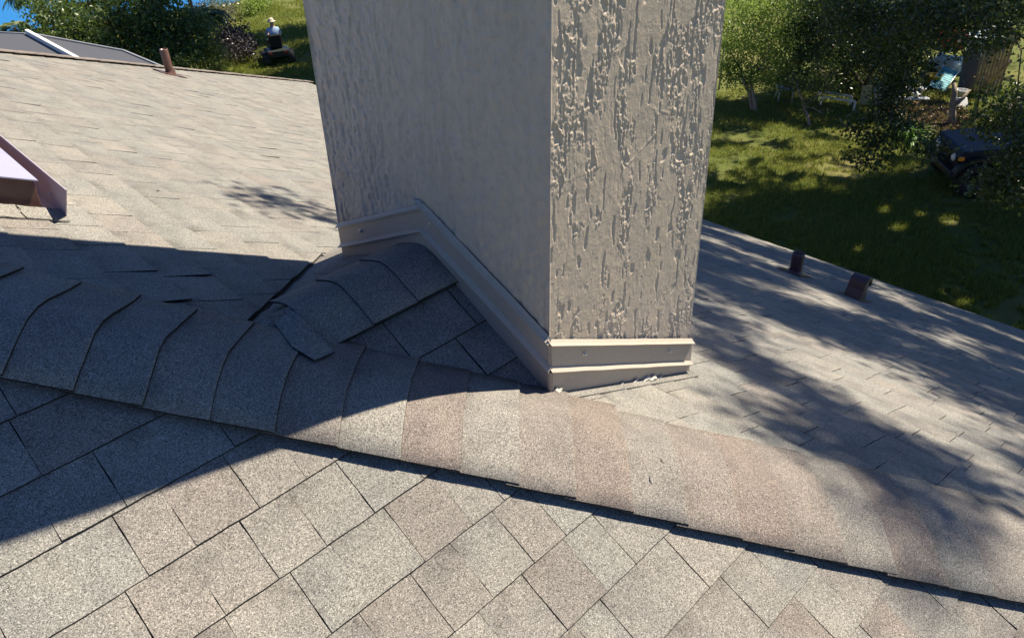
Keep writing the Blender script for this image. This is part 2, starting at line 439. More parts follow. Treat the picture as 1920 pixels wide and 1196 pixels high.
# cricket (saddle) behind the chimney
zCn = lambda x, y: CRZ-SN*(CY-y)
zCf = lambda x, y: CRZ-SFAR*(y-CY)
def valley_n(x): return CY-(S*(x-XV))/SN
def valley_f(x): return CY+(S*(x-XV))/SFAR
pydata('cricket_deck', [(XV, CY, CRZ+dz), (CH_X0, valley_n(CH_X0), zR(CH_X0)+dz), (CH_X0, CY, CRZ+dz)], [(0, 1, 2)], M_DECK, roof)
pydata('cricket_deck', [(XV, CY, CRZ+dz), (CH_X0, CY, CRZ+dz), (2.0, CY, CRZ+dz), (2.0, valley_f(2.0), zR(2.0)+dz), (CH_X0, valley_f(CH_X0), zR(CH_X0)+dz)], [(0, 1, 4), (1, 2, 3, 4)], M_DECK, roof)
LIFT = .012
for r in range(6):
    ya, yb = CY-.02-r*.165, CY-.02-(r+1)*.165
    xx = XV-.35+[.0, .17, .06, .22, .1, 0][r]; k = 0
    while xx < CH_X0+.02:
        x1 = xx+TAB; g = .0025
        poly = [(xx+g, ya+.03), (xx+g, yb), (min(x1-g, CH_X0+.02), yb), (min(x1-g, CH_X0+.02), ya+.03)]
        # keep inside the valley line: S*x + SN*y >= S*XV + SN*CY
        poly = clip(poly, S, SN, S*XV+SN*CY-.005) if poly[2][0] > poly[0][0] else []
        if len(poly) > 2: add_tab('C', poly, lambda x, y: zCn(x, y)+LIFT, (0, -1), -ya, -yb, True, (50+r, k))
        xx = x1; k += 1
for r in range(7):
    ya, yb = CY+.02+r*.17, CY+.02+(r+1)*.17
    xx = XV-.5+[.0, .2, .08, .26, .1, .2, 0][r]; k = 0
    while xx < 1.95:
        x1 = xx+TAB*3.2; g = .002; xm = 1.95 if ya > 2.8 else CH_X0+.02
        if min(x1-g, xm) > xx+g:
            poly = [(xx+g, ya-.03), (min(x1-g, xm), ya-.03), (min(x1-g, xm), yb), (xx+g, yb)]
            poly = clip(poly, S, -SFAR, S*XV-SFAR*CY-.02)      # runs on under the cut edge
            if len(poly) > 2: add_tab('C', poly, lambda x, y: zCf(x, y)-.003, (0, 1), ya, yb, True, (70+r, k))
        xx = x1; k += 1
cand.sort(key=lambda c: -c[0])
NS = 300
stV, stF, stC = [], {}, {}
def tab_color(kind, rec):
    q = random.Random(rec[0]*977+rec[1]*131+(0 if kind == 'R' else 5)); return ((.32+.36*q.random()) if kind == 'R' else (.15+.8*q.random())), (q.random()**3)*(.35 if kind == 'R' else .6)
bigV = []; bigF4 = []; bigT = []; bigM = []
for i, (A, kind, poly, zf, dv, b0, b1, near, rec) in enumerate(cand):
    rnd, tone = tab_color(kind, rec)
    q = random.Random(i)
    t = .0058 if near else .006
    lift = q.uniform(-.001, .0015); tilt = q.uniform(-.0015, .002)
    curl = q.uniform(.003, .008) if q.random() < (.06 if near else .03) else 0
    ux, uy = dv
    cx = sum(p[0] for p in poly)/len(poly); cyy = sum(p[1] for p in poly)/len(poly)
    lf_ = (.013*q.random() if q.random() < .6 else .002) if kind == 'R' and .55 < cx < 1.45 and 2.35 < cyy < 3.15 else 0
    cutl = .005 if kind == 'R' and CY < cyy < 2.9 and .7 < cx < 1.4 else 0
    def hf(x, y, lf_=lf_, cutl=cutl, ux=ux, uy=uy, b0=b0, b1=b1, t=t, lift=lift, tilt=tilt, curl=curl, cx=cx, cyy=cyy):
        u = (x*ux+y*uy-b0)/(b1-b0); s = ((x-cx)*uy-(y-cyy)*ux)/.15
        return .0012+t*max(u, -.15)+lift*max(u, 0)+tilt*s*max(u, 0)+curl*max(u, 0)**3*max(s, 0)+lf_*max(u, 0)*max(s, -.2)**2+cutl
    if i < NS:
        pl = refine(poly, .04, .0013) if A > 2500 else (refine(poly, .07, .001) if A > 900 else poly)
        if poly_area(pl) < 0: pl = pl[::-1]
        vs, fs = slab(pl, hf, zf, .0058)
        o = pydata('shingle', vs, fs, M_SH, roof); dark_sides(o, 1)
        set_tint(o, lambda co, ux=ux, uy=uy, b0=b0, b1=b1, rnd=rnd, tone=tone: (rnd, min(1, max(0, (co.x*ux+co.y*uy-b0)/(b1-b0))), tone, 1))
    else:
        pl = poly if poly_area(poly) > 0 else poly[::-1]
        n = len(pl); vs, fs = slab(pl, hf, zf, .0058); base = len(bigV); bigV += vs
        for fi, f in enumerate(fs):
            for j in range(1, len(f)-1): bigF4.append((base+f[0], base+f[j], base+f[j+1])); bigM.append(min(fi, 1))
        us = [min(1, max(0, (v[0]*ux+v[1]*uy-b0)/(b1-b0))) for v in vs]
        bigT += [(rnd, u_, tone, 1) for u_ in us]
bigT = np.array(bigT, np.float32); bigF = np.array(bigF4, np.int32)
field = np_mesh('shingle_field', bigV, bigF, M_SH, roof, colors=bigT[bigF.ravel()]); tag(field, kind='stuff'); field.data.materials.append(M_EDGE); field.data.polygons.foreach_set('material_index', bigM)

# ---- hip caps
HD = Vector((1, -1, -S)).normalized()                # down the hip
HP = Vector((1, 1, 0)).normalized()                  # plan perpendicular, + towards the R face
PF, PR = S/math.sqrt(2), S/math.sqrt(2)
def cap(tline, length, wF, wR, lift, rnd, tone, name='hip_cap', dark=True, origin=None, hd=None, hp=None, pf=PF, pr=PR, butt=.012, nseg=9, skew=0.0, parent=None, edge=.010, round_=.07, wav=0):
    """bent cap: tline = distance of its butt end along the hip"""
    hd = hd or HD; hp = hp or HP; origin = origin or Vector((0, SUMH, zR(0)))
    vs = []; q = random.Random(int((tline+9)*1000))
    rows = [(-length-.05, .0), (-length*.5, butt*.5), (-length*.05, butt*.97), (0, butt)]
    for li, (dl, hgt) in enumerate(rows):
        for k in range(nseg):
            d = -wF+(wF+wR)*k/(nseg-1)
            p = pf if d < 0 else pr
            drop = p*(math.sqrt(d*d+round_**2)-round_)
            hh = hgt+lift+edge*abs(d/max(wF, wR))
            jx = q.uniform(-.0018, .0018); jd = q.uniform(-.0015, .0015)
            P = origin+hd*(tline+dl+skew*d+(jx if li == 3 else 0))+hp*(d+jd)+Vector((0, 0, hh-drop+wav*math.sin(d*17+tline*3)*.004))
            vs.append(P)
    n = len(vs); th = .0065
    up = Vector((0, 0, 1)); vs += [v-up*th for v in vs]
    fs = []
    R_, C_ = len(rows), nseg
    for i in range(R_-1):
        for k in range(C_-1):
            a = i*C_+k; fs.append((a, a+C_, a+C_+1, a+1))
    for k in range(C_-1):
        a = (R_-1)*C_+k; fs.append((a, a+n, a+n+1, a+1))
    for i in range(R_-1):
        a = i*C_; fs.append((a, a+n, a+C_+n, a+C_)); b = i*C_+C_-1; fs.append((b, b+C_, b+C_+n, b+n))
    o = pydata(name, vs, fs, M_SH, parent or roof, smooth=False)
    o.data.polygons.foreach_set('use_smooth', [i < (R_-1)*(C_-1) for i in range(len(o.data.polygons))])
    if dark: dark_sides(o, (R_-1)*(C_-1))
    rowu = (.0, .6, .75, .75)
    ov = [(rnd, rowu[(l.vertex_index % n)//nseg], tone, 1) for l in o.data.loops]
    at = o.data.color_attributes.new('tint', 'FLOAT_COLOR', 'CORNER'); at.data.foreach_set('color', np.array(ov, np.float32).ravel())
    return o
# distance along the hip: plan (x-y)/sqrt2 = -1.454 at the first seam seen
k3 = math.sqrt(2+S*S)/math.sqrt(2)
t0 = (-1.454+SUMH/math.sqrt(2))*k3
CAPT = [.1, .15, .35, .2, .5, .9, .35, .75, .2, .55, .85, .3, .6, .9, .45, .1, .7]
for i in range(-5, 29):
    t = t0+i*.175*k3
    q = random.Random(i*31+4)
    pos = i*.175-1.454
    fd = min(1, max(0, (-.2-pos)/.9)); lift = .010+.010*fd+q.uniform(-.001, .001)
    wR = .27 if pos < -.7 else (.33 if pos < .3 else .27)
    cap(t, .175, .212+.010*fd+.020*min(1.6, max(0, pos+.1))+q.uniform(-.002, .002), wR+q.uniform(-.01, .012), lift, q.random(), (CAPT[i % 17])*(.35 if pos < -.3 else 1.0), butt=.007+.0025*fd, skew=-.05*fd, edge=.004, wav=1)
# far hip
HD2 = Vector((1, 1, -S)).normalized(); HP2 = Vector((1, -1, 0)).normalized()
o2 = Vector((0, -DH, zR(0)))
for i in range(0, 78):
    q = random.Random(i+500)
    cap(.1+i*.175, .175, .17, .17, .010+q.uniform(0, .006), q.random(), .6+.3*q.random(), origin=o2, hd=HD2, hp=HP2, nseg=5, edge=.0, dark=False, butt=.008)
# ridge caps (towards the left, mostly out of view)
# cricket ridge caps: from the chimney down to the hip
HD3 = Vector((-1, 0, 0)); HP3 = Vector((0, -1, 0)); o3 = Vector((CH_X0, CY, CRZ))
for i, t in enumerate((.20, .40, .60)):
    q = random.Random(i+900)
    cap(t, .2, .17, .20, .012+.002*(3-i), .15+.2*q.random(), .12, origin=o3, hd=HD3, hp=HP3, pf=SFAR, pr=SN, edge=.004, round_=.05, butt=.005)
# the last cap, folded over the hip into a lifted point
lc = [Vector(v)+Vector((0, 0, CZ)) for v in ((.929, 2.067, -1.415), (.920, 1.848, -1.455), (.834, 1.822, -1.428), (.850, 2.100, -1.425), (.813, 1.917, -1.412), (.927, 2.122, -1.416))]
lf = [(0, 1, 2), (0, 2, 4), (0, 4, 3), (0, 3, 5)]
n = len(lc); lc2 = lc+[v-Vector((0, 0, .006)) for v in lc]
lf2 = lf+[(1, 1+n, 2+n, 2), (2, 2+n, 4+n, 4), (4, 4+n, 3+n, 3), (0, n, 1+n, 1)]
o = pydata('corner_cap', lc2, lf2, M_SH, roof); dark_sides(o, 4); tag(o, 'folded corner cap lifted into a point where saddle meets hip')
set_tint(o, lambda co: (.45, .6, .1, 1))

# ---- chimney
def chX1(z): return 2.474-.052*(z-(CZ-2.049))
def chY1(z): return 2.781-.0467*(z-(CZ-1.597))
def chY0(z): return 1.455-.016*(z-(CZ-1.545))
ZT = CZ+2.5
def grid_face(fn, nu, nz, z0, z1):
    u = np.linspace(0, 1, nu); z = np.linspace(z0, z1, nz); U, Zz = np.meshgrid(u, z)
    P = fn(U, Zz); idx = np.arange(nu*nz).reshape(nz, nu)
    F = np.stack([idx[:-1, :-1], idx[:-1, 1:], idx[1:, 1:], idx[1:, :-1]], -1).reshape(-1, 4)
    return P.reshape(-1, 3), F
def relief_right(s, z):
    wv = s+.020*(fbm(s*20, z*13, 3)-.5)+.006*(vnoise(s*60, z*45, 4)-.5); zz = z+.03*(fbm(s*30, z*14, 8)-.5)
    zone = fbm(s/.10, z/.22, 21, 2); zone2 = fbm(s/.05, z/.12, 71, 2)
    rough = sstep(.485, .62, .5*zone+.5*zone2)
    a = vnoise(wv/.013, zz/.042, 40); b = vnoise(wv/.017, zz/.08, 51); c = vnoise(wv/.009, zz/.026, 66); d_ = vnoise(wv/.010, zz/.016, 44)
    pit = sstep(.73, .79, a)*(.10+.90*rough)+.9*sstep(.83, .88, b)+.7*sstep(.70, .78, c)*rough+.6*sstep(.72, .8, d_)*rough
    pit = np.clip(pit, 0, 1.15)
    peb = vnoise(s/.0058, z/.0065, 90); peb2 = vnoise(s/.009, z/.011, 95); peb3 = vnoise(s/.013, z/.022, 97)
    grain = vnoise(s/.0036, z/.0036, 12)
    lip = np.clip(sstep(.52, .64, a)-sstep(.66, .73, a), 0, 1)
    h = -.0015-.0034*pit+.00105*rough*(sstep(.4, .85, peb)*.9+sstep(.5, .85, peb2)*1.0+.8*sstep(.55, .85, peb3))*(1-.6*np.clip(pit, 0, 1))+.0007*lip*(.3+rough)+.00024*grain+.0003*vnoise(s/.008, z/.008, 14)+.002*(fbm(s*7, z*3.2, 33)-.5)+.0004*vnoise(s/.02, z/.03, 17)
    # a few trowel scratches
    for (s0, z0, s1, z1, amp) in ((.36, CZ-1.03, .58, CZ-.93, .0028), (.52, CZ-.84, .66, CZ-.90, .002), (.30, CZ-1.70, .48, CZ-1.68, .002)):
        d = np.array([s1-s0, z1-z0]); L = np.linalg.norm(d); d /= L
        t = (s-s0)*d[0]+(z-z0)*d[1]; e = np.abs(-(s-s0)*d[1]+(z-z0)*d[0])
        e = np.abs(e+.006*(vnoise(t*40, z*0+amp*900, 81)-.5)); h = h+.55*amp*np.exp(-(e/.0035)**2)*sstep(0, .03, t)*sstep(0, .03, L-t)*(.2+1.0*vnoise(t*55, s*30, 82))
    return h
def relief_left(y, z):
    zz = z+.05*(fbm(y*14, z*8, 5)-.5)
    zone = fbm(y/.16, z/.5, 121, 3); rough = sstep(.45, .62, zone)*(.35+.65*sstep(1.9, 2.6, y))
    a = vnoise((y+.02*(fbm(y*18, z*12, 6)-.5))/.018, zz/.06, 140)
    return -.009+.009*(fbm(y*9, z*4, 9)-.5)+.006*(fbm(y*28, z*16, 19)-.5)+.003*(vnoise(y/.012, z/.02, 29)-.5)*sstep(.35, .6, fbm(y*6, z*5, 39))-.005*sstep(.62, .74, a)*rough+.0045*(fbm(y/.03, z/.038, 55)-.5)+.006*rough*vnoise(y/.010, z/.014, 7)+.004*fbm(y/.025, z/.05, 77)+.003*sstep(.6, .75, vnoise(y/.03, z/.2, 78))
V1, F1 = grid_face(lambda U, Z: np.stack([CH_X0+U*(chX1(Z)-CH_X0), chY0(Z)-relief_right(U*.94, Z)*sstep(0, .007, np.minimum(U, 1-U)), Z], -1), 330, 740, CZ-2.36, CZ-.32)
V2, F2 = grid_face(lambda U, Z: np.stack([CH_X0-relief_left(chY0(Z)+U*(chY1(Z)-chY0(Z)), Z)*sstep(0, .006, np.minimum(U, 1-U)), chY1(Z)+(1-U)*0+(U-1)*(chY1(Z)-chY0(Z)) if False else chY0(Z)+U*(chY1(Z)-chY0(Z)), Z], -1), 260, 400, CZ-2.36, CZ-.32)
def ringz(z): return [(CH_X0, chY0(z), z), (chX1(z), chY0(z), z), (chX1(z), chY1(z), z), (CH_X0, chY1(z), z)]
za, zb = CZ-2.36, CZ-.32
V3 = np.array(ringz(za)+ringz(zb)+[(x_, y_, ZT) for x_, y_, _ in ringz(zb)]); F3 = np.array([(1, 2, 6, 5), (2, 3, 7, 6), (4, 5, 9, 8), (5, 6, 10, 9), (6, 7, 11, 10), (7, 4, 8, 11), (8, 9, 10, 11)])
F2 = F2[:, ::-1]
V = np.concatenate([V1, V2, V3]); F = np.concatenate([F1, F2+len(V1), F3+len(V1)+len(V2)])
chim = np_mesh('chimney', V, F, M_ST, house, smooth=True)
tag(chim, 'taupe stucco chimney with rough trowelled sunlit face')

# flashing: profiles swept along the three runs on the two seen faces
def sweep(paths, prof, out, name, mat, thick_end=True):
    """paths: list of (point, up offset scale) ; prof: list of (drop fraction, outward)"""
    vs = []; fs = []
    m = len(prof)
    for top, bot in paths:
        top, bot = Vector(top), Vector(bot)
        for fr, o in prof: vs.append(top+(bot-top)*fr+Vector(out)*o)
    for i in range(len(paths)-1):
        for j in range(m-1): fs.append((i*m+j, i*m+j+1, (i+1)*m+j+1, (i+1)*m+j))
    return vs, fs
def flash(name, runs, prof, mat, label=None, jit=0.0):
    vs, fs = [], []
    for paths, out in runs:
        v, f = sweep(paths, prof, out, name, mat); n = len(vs); vs += v; fs += [tuple(i+n for i in q) for q in f]
    o = pydata(name, vs, fs, mat, chim)
    bm = bmesh.new(); bm.from_mesh(o.data); bmesh.ops.remove_doubles(bm, verts=bm.verts, dist=.0005); bmesh.ops.recalc_face_normals(bm, faces=bm.faces); bm.to_mesh(o.data); bm.free()
    return o
def L3(a, b, t): return Vector(a)+(Vector(b)-Vector(a))*t
def sub(a, b, n): return [L3(a, b, i/n) for i in range(n+1)]
Z0 = CZ
lt = [(CH_X0, 1.441, Z0-1.545), (CH_X0, 2.104, Z0-1.237), (CH_X0, 2.775, Z0-1.551)]
lm = [(CH_X0, 1.437, Z0-1.661), (CH_X0, 2.120, Z0-1.338), (CH_X0, 2.78, Z0-1.655)]
lb = [(CH_X0, 1.435, Z0-1.835), (CH_X0, 2.136, Z0-1.46), (CH_X0, 2.79, Z0-1.80)]
rt = [(CH_X0-.014, 1.452, Z0-1.545), (2.472, 1.452, Z0-2.049)]
rm = [(CH_X0-.014, 1.452, Z0-1.661), (2.478, 1.452, Z0-2.172)]
rb = [(CH_X0-.014, 1.452, Z0-1.835), (2.485, 1.452, Z0-2.31)]
def wob(P, i, a, seed): q = random.Random(seed*100+i); return Vector(P)+Vector((0, 0, q.uniform(-a, a)))
def run(top, bot, n, seed, a=.0012):
    out = []
    for s in range(len(top)-1):
        A = sub(top[s], top[s+1], n); B = sub(bot[s], bot[s+1], n)
        for i in range(n+1):
            if s and i == 0: continue
            out.append((wob(A[i], i+s*50, a, seed) if 0 < i < n else A[i], wob(B[i], i+s*50, a, seed+1) if 0 < i < n else B[i]))
    return out
prof_top = [(-.16, .001), (-.05, .012), (0, .022), (.025, .022), (.05, .0065), (.93, .0055), (1.0, .0055)]
prof_mid = [(-.10, .006), (0, .024), (.022, .024), (.045, .004), (1.0, .0045)]
for nm, prof, T, B in (('counter_flashing', prof_top, (lt, rt), (lm, rm)),):
    flash('counter_flashing', [(run(T[0], B[0], 6, 3), (-1, 0, 0))], prof, M_FL)
    flash('counter_flashing', [(run(T[1], B[1], 10, 5), (0, -1, 0))], prof, M_FL)
flash('base_flashing', [(run(lm, lb, 6, 7), (-1, 0, 0))], prof_mid, M_FL)
flash('base_flashing', [(run(rm, rb, 10, 9), (0, -1, 0))], prof_mid, M_FL)
# corner fold where the near faces meet, and the peak fold
mb = MB(); mb.box((CH_X0-.003, 1.448, Z0-1.745), (.016, .016, .175)); mb.build('corner_fold', M_FL, chim)
def screw(p, nrm, s=1.0):
    R = Vector(nrm).to_track_quat('Z', 'Y').to_matrix()
    mb = MB(); mb.lathe([(0.0001, .0), (.0095*s, .0), (.0095*s, .003), (.0055*s, .004), (.0055*s, .011), (.0001, .0125)], p, 8, R); return mb.build('screw', M_SCREW, chim)
for fx in (.20, .80):
    P = L3(L3(rt[0], rt[1], fx), L3(rm[0], rm[1], fx), .38); screw(P+Vector((0, -.006, 0)), (0, -1, 0))
P = L3(L3(lt[1], lt[2], .70), L3(lm[1], lm[2], .70), .45); screw(P+Vector((-.006, 0, 0)), (-1, 0, 0))
P = L3(L3(lt[0], lt[1], .94), L3(lm[0], lm[1], .94), .4); screw(P+Vector((-.006, 0, 0)), (-1, 0, 0), .7)
# loose sealant and mortar crumbs at the foot of the near face
def blob(c, r, seed, mat, parent, name, sq=(1, 1, 1)):
    bm = bmesh.new(); bmesh.ops.create_icosphere(bm, subdivisions=2, radius=1)
    q = random.Random(seed)
    for v in bm.verts:
        k = 1+q.uniform(-.35, .35); v.co = Vector((v.co.x*r*sq[0]*k, v.co.y*r*sq[1]*k, v.co.z*r*sq[2]*k))+Vector(c)
    me = bpy.data.meshes.new(name); bm.to_mesh(me); bm.free(); return link_mesh(name, me, mat, parent)
for i, (f, r_, sq) in enumerate(((.52, .013, (2.6, .6, .4)), (.60, .016, (2.2, .8, .5)), (.655, .020, (1.8, .8, .7)), (.72, .012, (2.4, .6, .45)), (.43, .010, (2.5, .5, .35)))):
    xq = CH_X0+f*.95; blob((xq, 1.440, zR(xq)+.016), r_, i, M_SEAL, chim, 'sealant_blob', sq)
blob((CH_X0+.02, 1.44, zR(CH_X0)+.02), .028, 77, M_SEAL, chim, 'sealant_blob', (.8, .7, .7))
blob((CH_X0-.005, 2.13, Z0-1.225), .016, 78, M_SEAL, chim, 'sealant_blob', (.6, 2.2, .5))
# lower skirt where the front flashing meets shingles
mb = MB(); mb.prism([(CH_X0-.02, 1.452, zR(CH_X0-.02)+.022), (2.50, 1.452, zR(2.50)+.022), (2.50, 1.41, zR(2.50)+.012), (CH_X0-.02, 1.41, zR(CH_X0-.02)+.012)], (0, 0, -.012)); mb.build('flashing_foot', M_SH, chim)
set_tint(bpy.data.objects['flashing_foot'], lambda co: (.5, .7, .2, 1))

# ------------------------------------------------------------------ roof vents (things of their own)
def vent_pipe(x, y, h, rad, mat, label):
    z = zR(x); e = empty('vent_pipe', (x, y, z)); tag(e, label, 'vent pipe', 'pipes through the roof')
    mb = MB(); mb.lathe([(rad*1.0, -.08), (rad, h-.004), (rad*.97, h), (rad*.80, h), (rad*.78, h-.12)], (0, 0, 0), 20); mb.build('pipe', mat, e, smooth=True)
    rot = Matrix.Rotation(math.atan(S), 3, 'Y')
    mb = MB(); mb.box((0, 0, .014), (.36, .30, .005), rot); mb.build('flashing_plate', mat, e)
    mb = MB(); mb.lathe([(rad*1.4, 0), (rad*1.15, .03), (rad*1.04, .05), (rad*1.0, .055)], (0, 0, .012), 20, rot); mb.build('collar', mat, e, smooth=True)
    return e
vent_pipe(3.839, 10.82, .34, .054, M_BROWN, 'brown vent pipe standing near the far hip beside the screened pool roof')
vent_pipe(7.444, 3.141, .27, .07, M_BROWN_SHADE, 'shade-darkened brown vent pipe beside the curved hood on the shaded roof slope')
g = empty('gooseneck_vent', (7.30, 2.38, zR(7.30))); g.scale = (.68, .68, .68); tag(g, 'shade-darkened purple brown curved hood vent on the shaded roof slope', 'roof vent')
pr = []
for a in np.linspace(0, math.pi, 10): pr.append((.13-.15*math.cos(a), .24+.13*math.sin(a)))
outer = [(-.10, .02)]+[(x_-.02+.02, z_) for x_, z_ in pr]
outer = [(-.14, .07), (-.06, .20)]+[(.10-.14*math.cos(a), .25+.12*math.sin(a)) for a in np.linspace(.15, math.pi, 9)]
inner = [(.20, .25), (.14, .31), (.08, .29), (.06, .20), (.07, -.03)]
prof = [(x_, -.13, z_) for x_, z_ in outer]
bodyp = prof+[(x_, -.13, z_) for x_, z_ in [(.24, .17), (.205, .17), (.20, .25), (.14, .30), (.10, .22), (.10, -.04)]]
mb = MB(); mb.prism(bodyp, (0, .26, 0)); mb.build('hood', M_BROWN_SHADE, g, bevel=.003)
mb = MB(); mb.box((.0, 0, .012), (.46, .44, .005), Matrix.Rotation(math.atan(S), 3, 'Y')); mb.build('flashing_plate', M_BROWN_SHADE, g)
mb = MB(); mb.box((.15, 0, .20), (.10, .22, .01)); mb.build('mouth_screen', M_BLACK, g)

# long low metal vent at the left, with its outer wind plate
e = empty('roof_vent', (.25, 3.45, zR(.25))); tag(e, 'long low brown metal roof vent with raised side plate beyond the ridge', 'roof vent')
def loc(P): return Vector(P)-Vector((.25, 3.45, zR(.25)))
y0, y1 = 3.45, 6.1
hB = .142
b = [(.548, zR(.548)-.02), (.559, zR(.559)+hB), (-.22, zR(-.22)+hB), (-.22, zR(-.22)-.02)]
mb = MB(); mb.prism([loc((x_, y0+.006, z_)) for x_, z_ in b[:2]]+[loc((x_, y0+.006, z_)) for x_, z_ in b[2:]], (0, y1-y0-.012, 0)); mb.build('body', M_BROWN, e, bevel=.003)
mb = MB(); mb.prism([loc((x_, y0-.012, zR(x_)+hz)) for x_, hz in ((.572, hB+.002), (.572, hB+.008), (-.24, hB+.008), (-.24, hB+.002))], (0, y1-y0+.02, 0)); mb.build('top_sheet', M_SKYSHEET, e)
mb = MB(); mb.prism([loc((.600, 3.36, zR(.6)-.01)), loc((.596, 3.36, zR(.6)-.01)), loc((.622, 3.26, zR(.62)+.165)), loc((.626, 3.26, zR(.62)+.165))], (0, 2.9, 0)); mb.build('side_plate', M_PLUM_SKY, e)
mb = MB(); mb.prism([loc((.55, 3.38, zR(.55)+.012)), loc((.55, 3.38, zR(.55)+.016)), loc((.605, 3.38, zR(.605)+.016)), loc((.605, 3.38, zR(.605)+.012))], (0, 2.7, 0)); mb.build('trough', M_PLUM_SKY, e)
for yy in (3.50, 3.9, 4.3, 4.7):
    m2 = MB(); R = Vector((1, 0, .2)).to_track_quat('Z', 'Y').to_matrix(); m2.lathe([(.0001, 0), (.007, 0), (.006, .004), (.0001, .005)], loc((.614, yy, zR(.614)+.08))-Vector((.012, 0, 0)), 8, Vector((-1, 0, 0)).to_track_quat('Z', 'Y').to_matrix()); m2.build('rivet', M_SCREW, e)
# a raised course of shingles lies in front of the vent
for i in range(5):
    xx = -.30+i*.19
    pl = refine([(xx, 3.30), (min(xx+.187, .60), 3.30), (min(xx+.187, .60), 3.40+.012*(i % 2)), (xx, 3.40+.01*(i % 3))], .03, .006)
    vs, fs = slab(pl, lambda x_, y_: .014+.02*(y_-3.30)/.1, lambda x_, y_: zR(x_), .008)
    o = pydata('edge_shingle', vs, fs, M_SH, roof); set_tint(o, lambda co: (.55, .8, .1, 1))

# ------------------------------------------------------------------ screened pool enclosure behind the house
e = empty('pool_enclosure', (6, 22, 0)); tag(e, 'dark screened pool enclosure roof with a white beam, beyond the far hip', 'pool enclosure')
O6 = Vector((6, 22, 0))
def cage(px, py):                                    # the gently rising plane of the cage roof
    v = ray(px, py); n_ = np.array([0, -.10, 1.]); c_ = 2.55-.10*18
    return Vector(CAMP+v*((c_-CAMP@n_)/(v@n_)))
top = [cage(-260, 52), cage(52, 64), cage(232, 96), cage(318, 132)]
low = [cage(-260, 110), cage(175, 131), cage(300, 165)]
def poly_obj(name, pts, mat, thick, parent):
    mb = MB(); mb.prism([p-O6 for p in pts], (0, 0, -thick)); return mb.build(name, mat, parent)
poly_obj('screen_panel', [top[0], top[1], low[1], low[0]], M_SCREEN, .006, e)
poly_obj('screen_panel', [top[1], top[2], top[3], low[2], low[1]], M_SCREEN, .006, e)
def beam(p, q, r, name='beam', mat=M_WHITE):
    mb = MB(); d = (q-p); R = d.to_track_quat('X', 'Z').to_matrix(); mb.box((p+q)/2-O6, (d.length, r, r*1.3), R); return mb.build(name, mat, e)
beam(top[1]+Vector((0, 0, .06)), low[1]+Vector((0, 0, .06)), .09)
M_GREY = simple('grey_aluminium', (.30, .31, .33), .45, .3)
beam(top[0], top[1]-Vector((.05, -.05, 0)), .05, mat=M_GREY); beam(top[1]+Vector((.06, -.06, 0)), top[2], .05, mat=M_GREY); beam(top[2], top[3], .05, mat=M_GREY)
for p in (top[0],):
    mb = MB(); q = p-O6; mb.box((q.x, q.y, p.z/2-.05), (.07, .07, p.z-.1)); mb.build('post', M_GREY, e)

# ------------------------------------------------------------------ vegetation
def leaves_np(centers, size, seed, aspect=.5, droop=0.0):
    """one folded rhombus (2 triangles) per centre"""
    r = np.random.default_rng(seed); n = len(centers)
    d = r.normal(size=(n, 3)); d[:, 2] -= droop; d /= np.linalg.norm(d, axis=1)[:, None]
    e_ = r.normal(size=(n, 3)); e_ -= (e_*d).sum(1)[:, None]*d; e_ /= np.linalg.norm(e_, axis=1)[:, None]
    L = size*r.uniform(.6, 1.35, n)[:, None]
    V = np.stack([centers-d*L*.5, centers+e_*L*aspect*.5, centers+d*L*.5, centers-e_*L*aspect*.5], 1).reshape(-1, 3)
    F = np.arange(4*n).reshape(n, 4)
    return V, F
TONE = []
LIT = [(1440, 275, 100, 30), (1365, 300, 50, 38), (1590, 275, 80, 30), (1545, 315, 70, 20), (1705, 240, 42, 34), (1762, 216, 42, 20), (1660, 255, 60, 26), (1450, 340, 60, 14), (1690, 372, 13, 6), (1722, 402, 12, 6), (1778, 415, 14, 7), (1680, 430, 15, 6), (1560, 505, 12, 5), (1655, 395, 10, 5), (1770, 545, 16, 6), (1800, 570, 14, 6), (1610, 470, 12, 5), (1375, 180, 30, 6), (1825, 140, 60, 55)]
def gaps(P, r):
    G_ = P-np.array(SUN)*(P[:, 2]/SUN.z)[:, None]-CAMP; z = G_@CF
    px = W0/2+FPX*(G_@CR)/z; py = H0/2+FPX*(G_@CD)/z; keep = np.ones(len(P), bool)
    n_ = vnoise(G_[:, 0]*2.3+90, G_[:, 1]*2.3+90, 31); n2 = fbm(G_[:, 0]*2.6+190, G_[:, 1]*3.6+190, 37, 2)
    for cx, cy, rx, ry in LIT:
        d = np.hypot((px-cx)/rx, (py-cy)/ry)+(n_-.5)*1.5
        keep &= ~((z > 1) & (d < 1) & ((n2 < .66) | (rx < 20)) & (r.random(len(P)) < .96))
    return keep
def crown_points(clusters, seed, twig=.17, per=14):
    r = np.random.default_rng(seed); out = []
    for c, rad, n in clusters:
        nt_ = max(3, n//per)
        t = r.normal(size=(nt_, 3)); t /= np.linalg.norm(t, axis=1)[:, None]; t *= (r.random(nt_)**.45)[:, None]*rad*np.array([1, 1, .75])
        idx = r.integers(0, nt_, n)
        TONE.append(.55*r.random(nt_)[idx]+.45*r.random(n))
        out.append(np.array(c)+t[idx]+r.normal(size=(n, 3))*twig*np.array([1, 1, .7]))
    return np.concatenate(out)
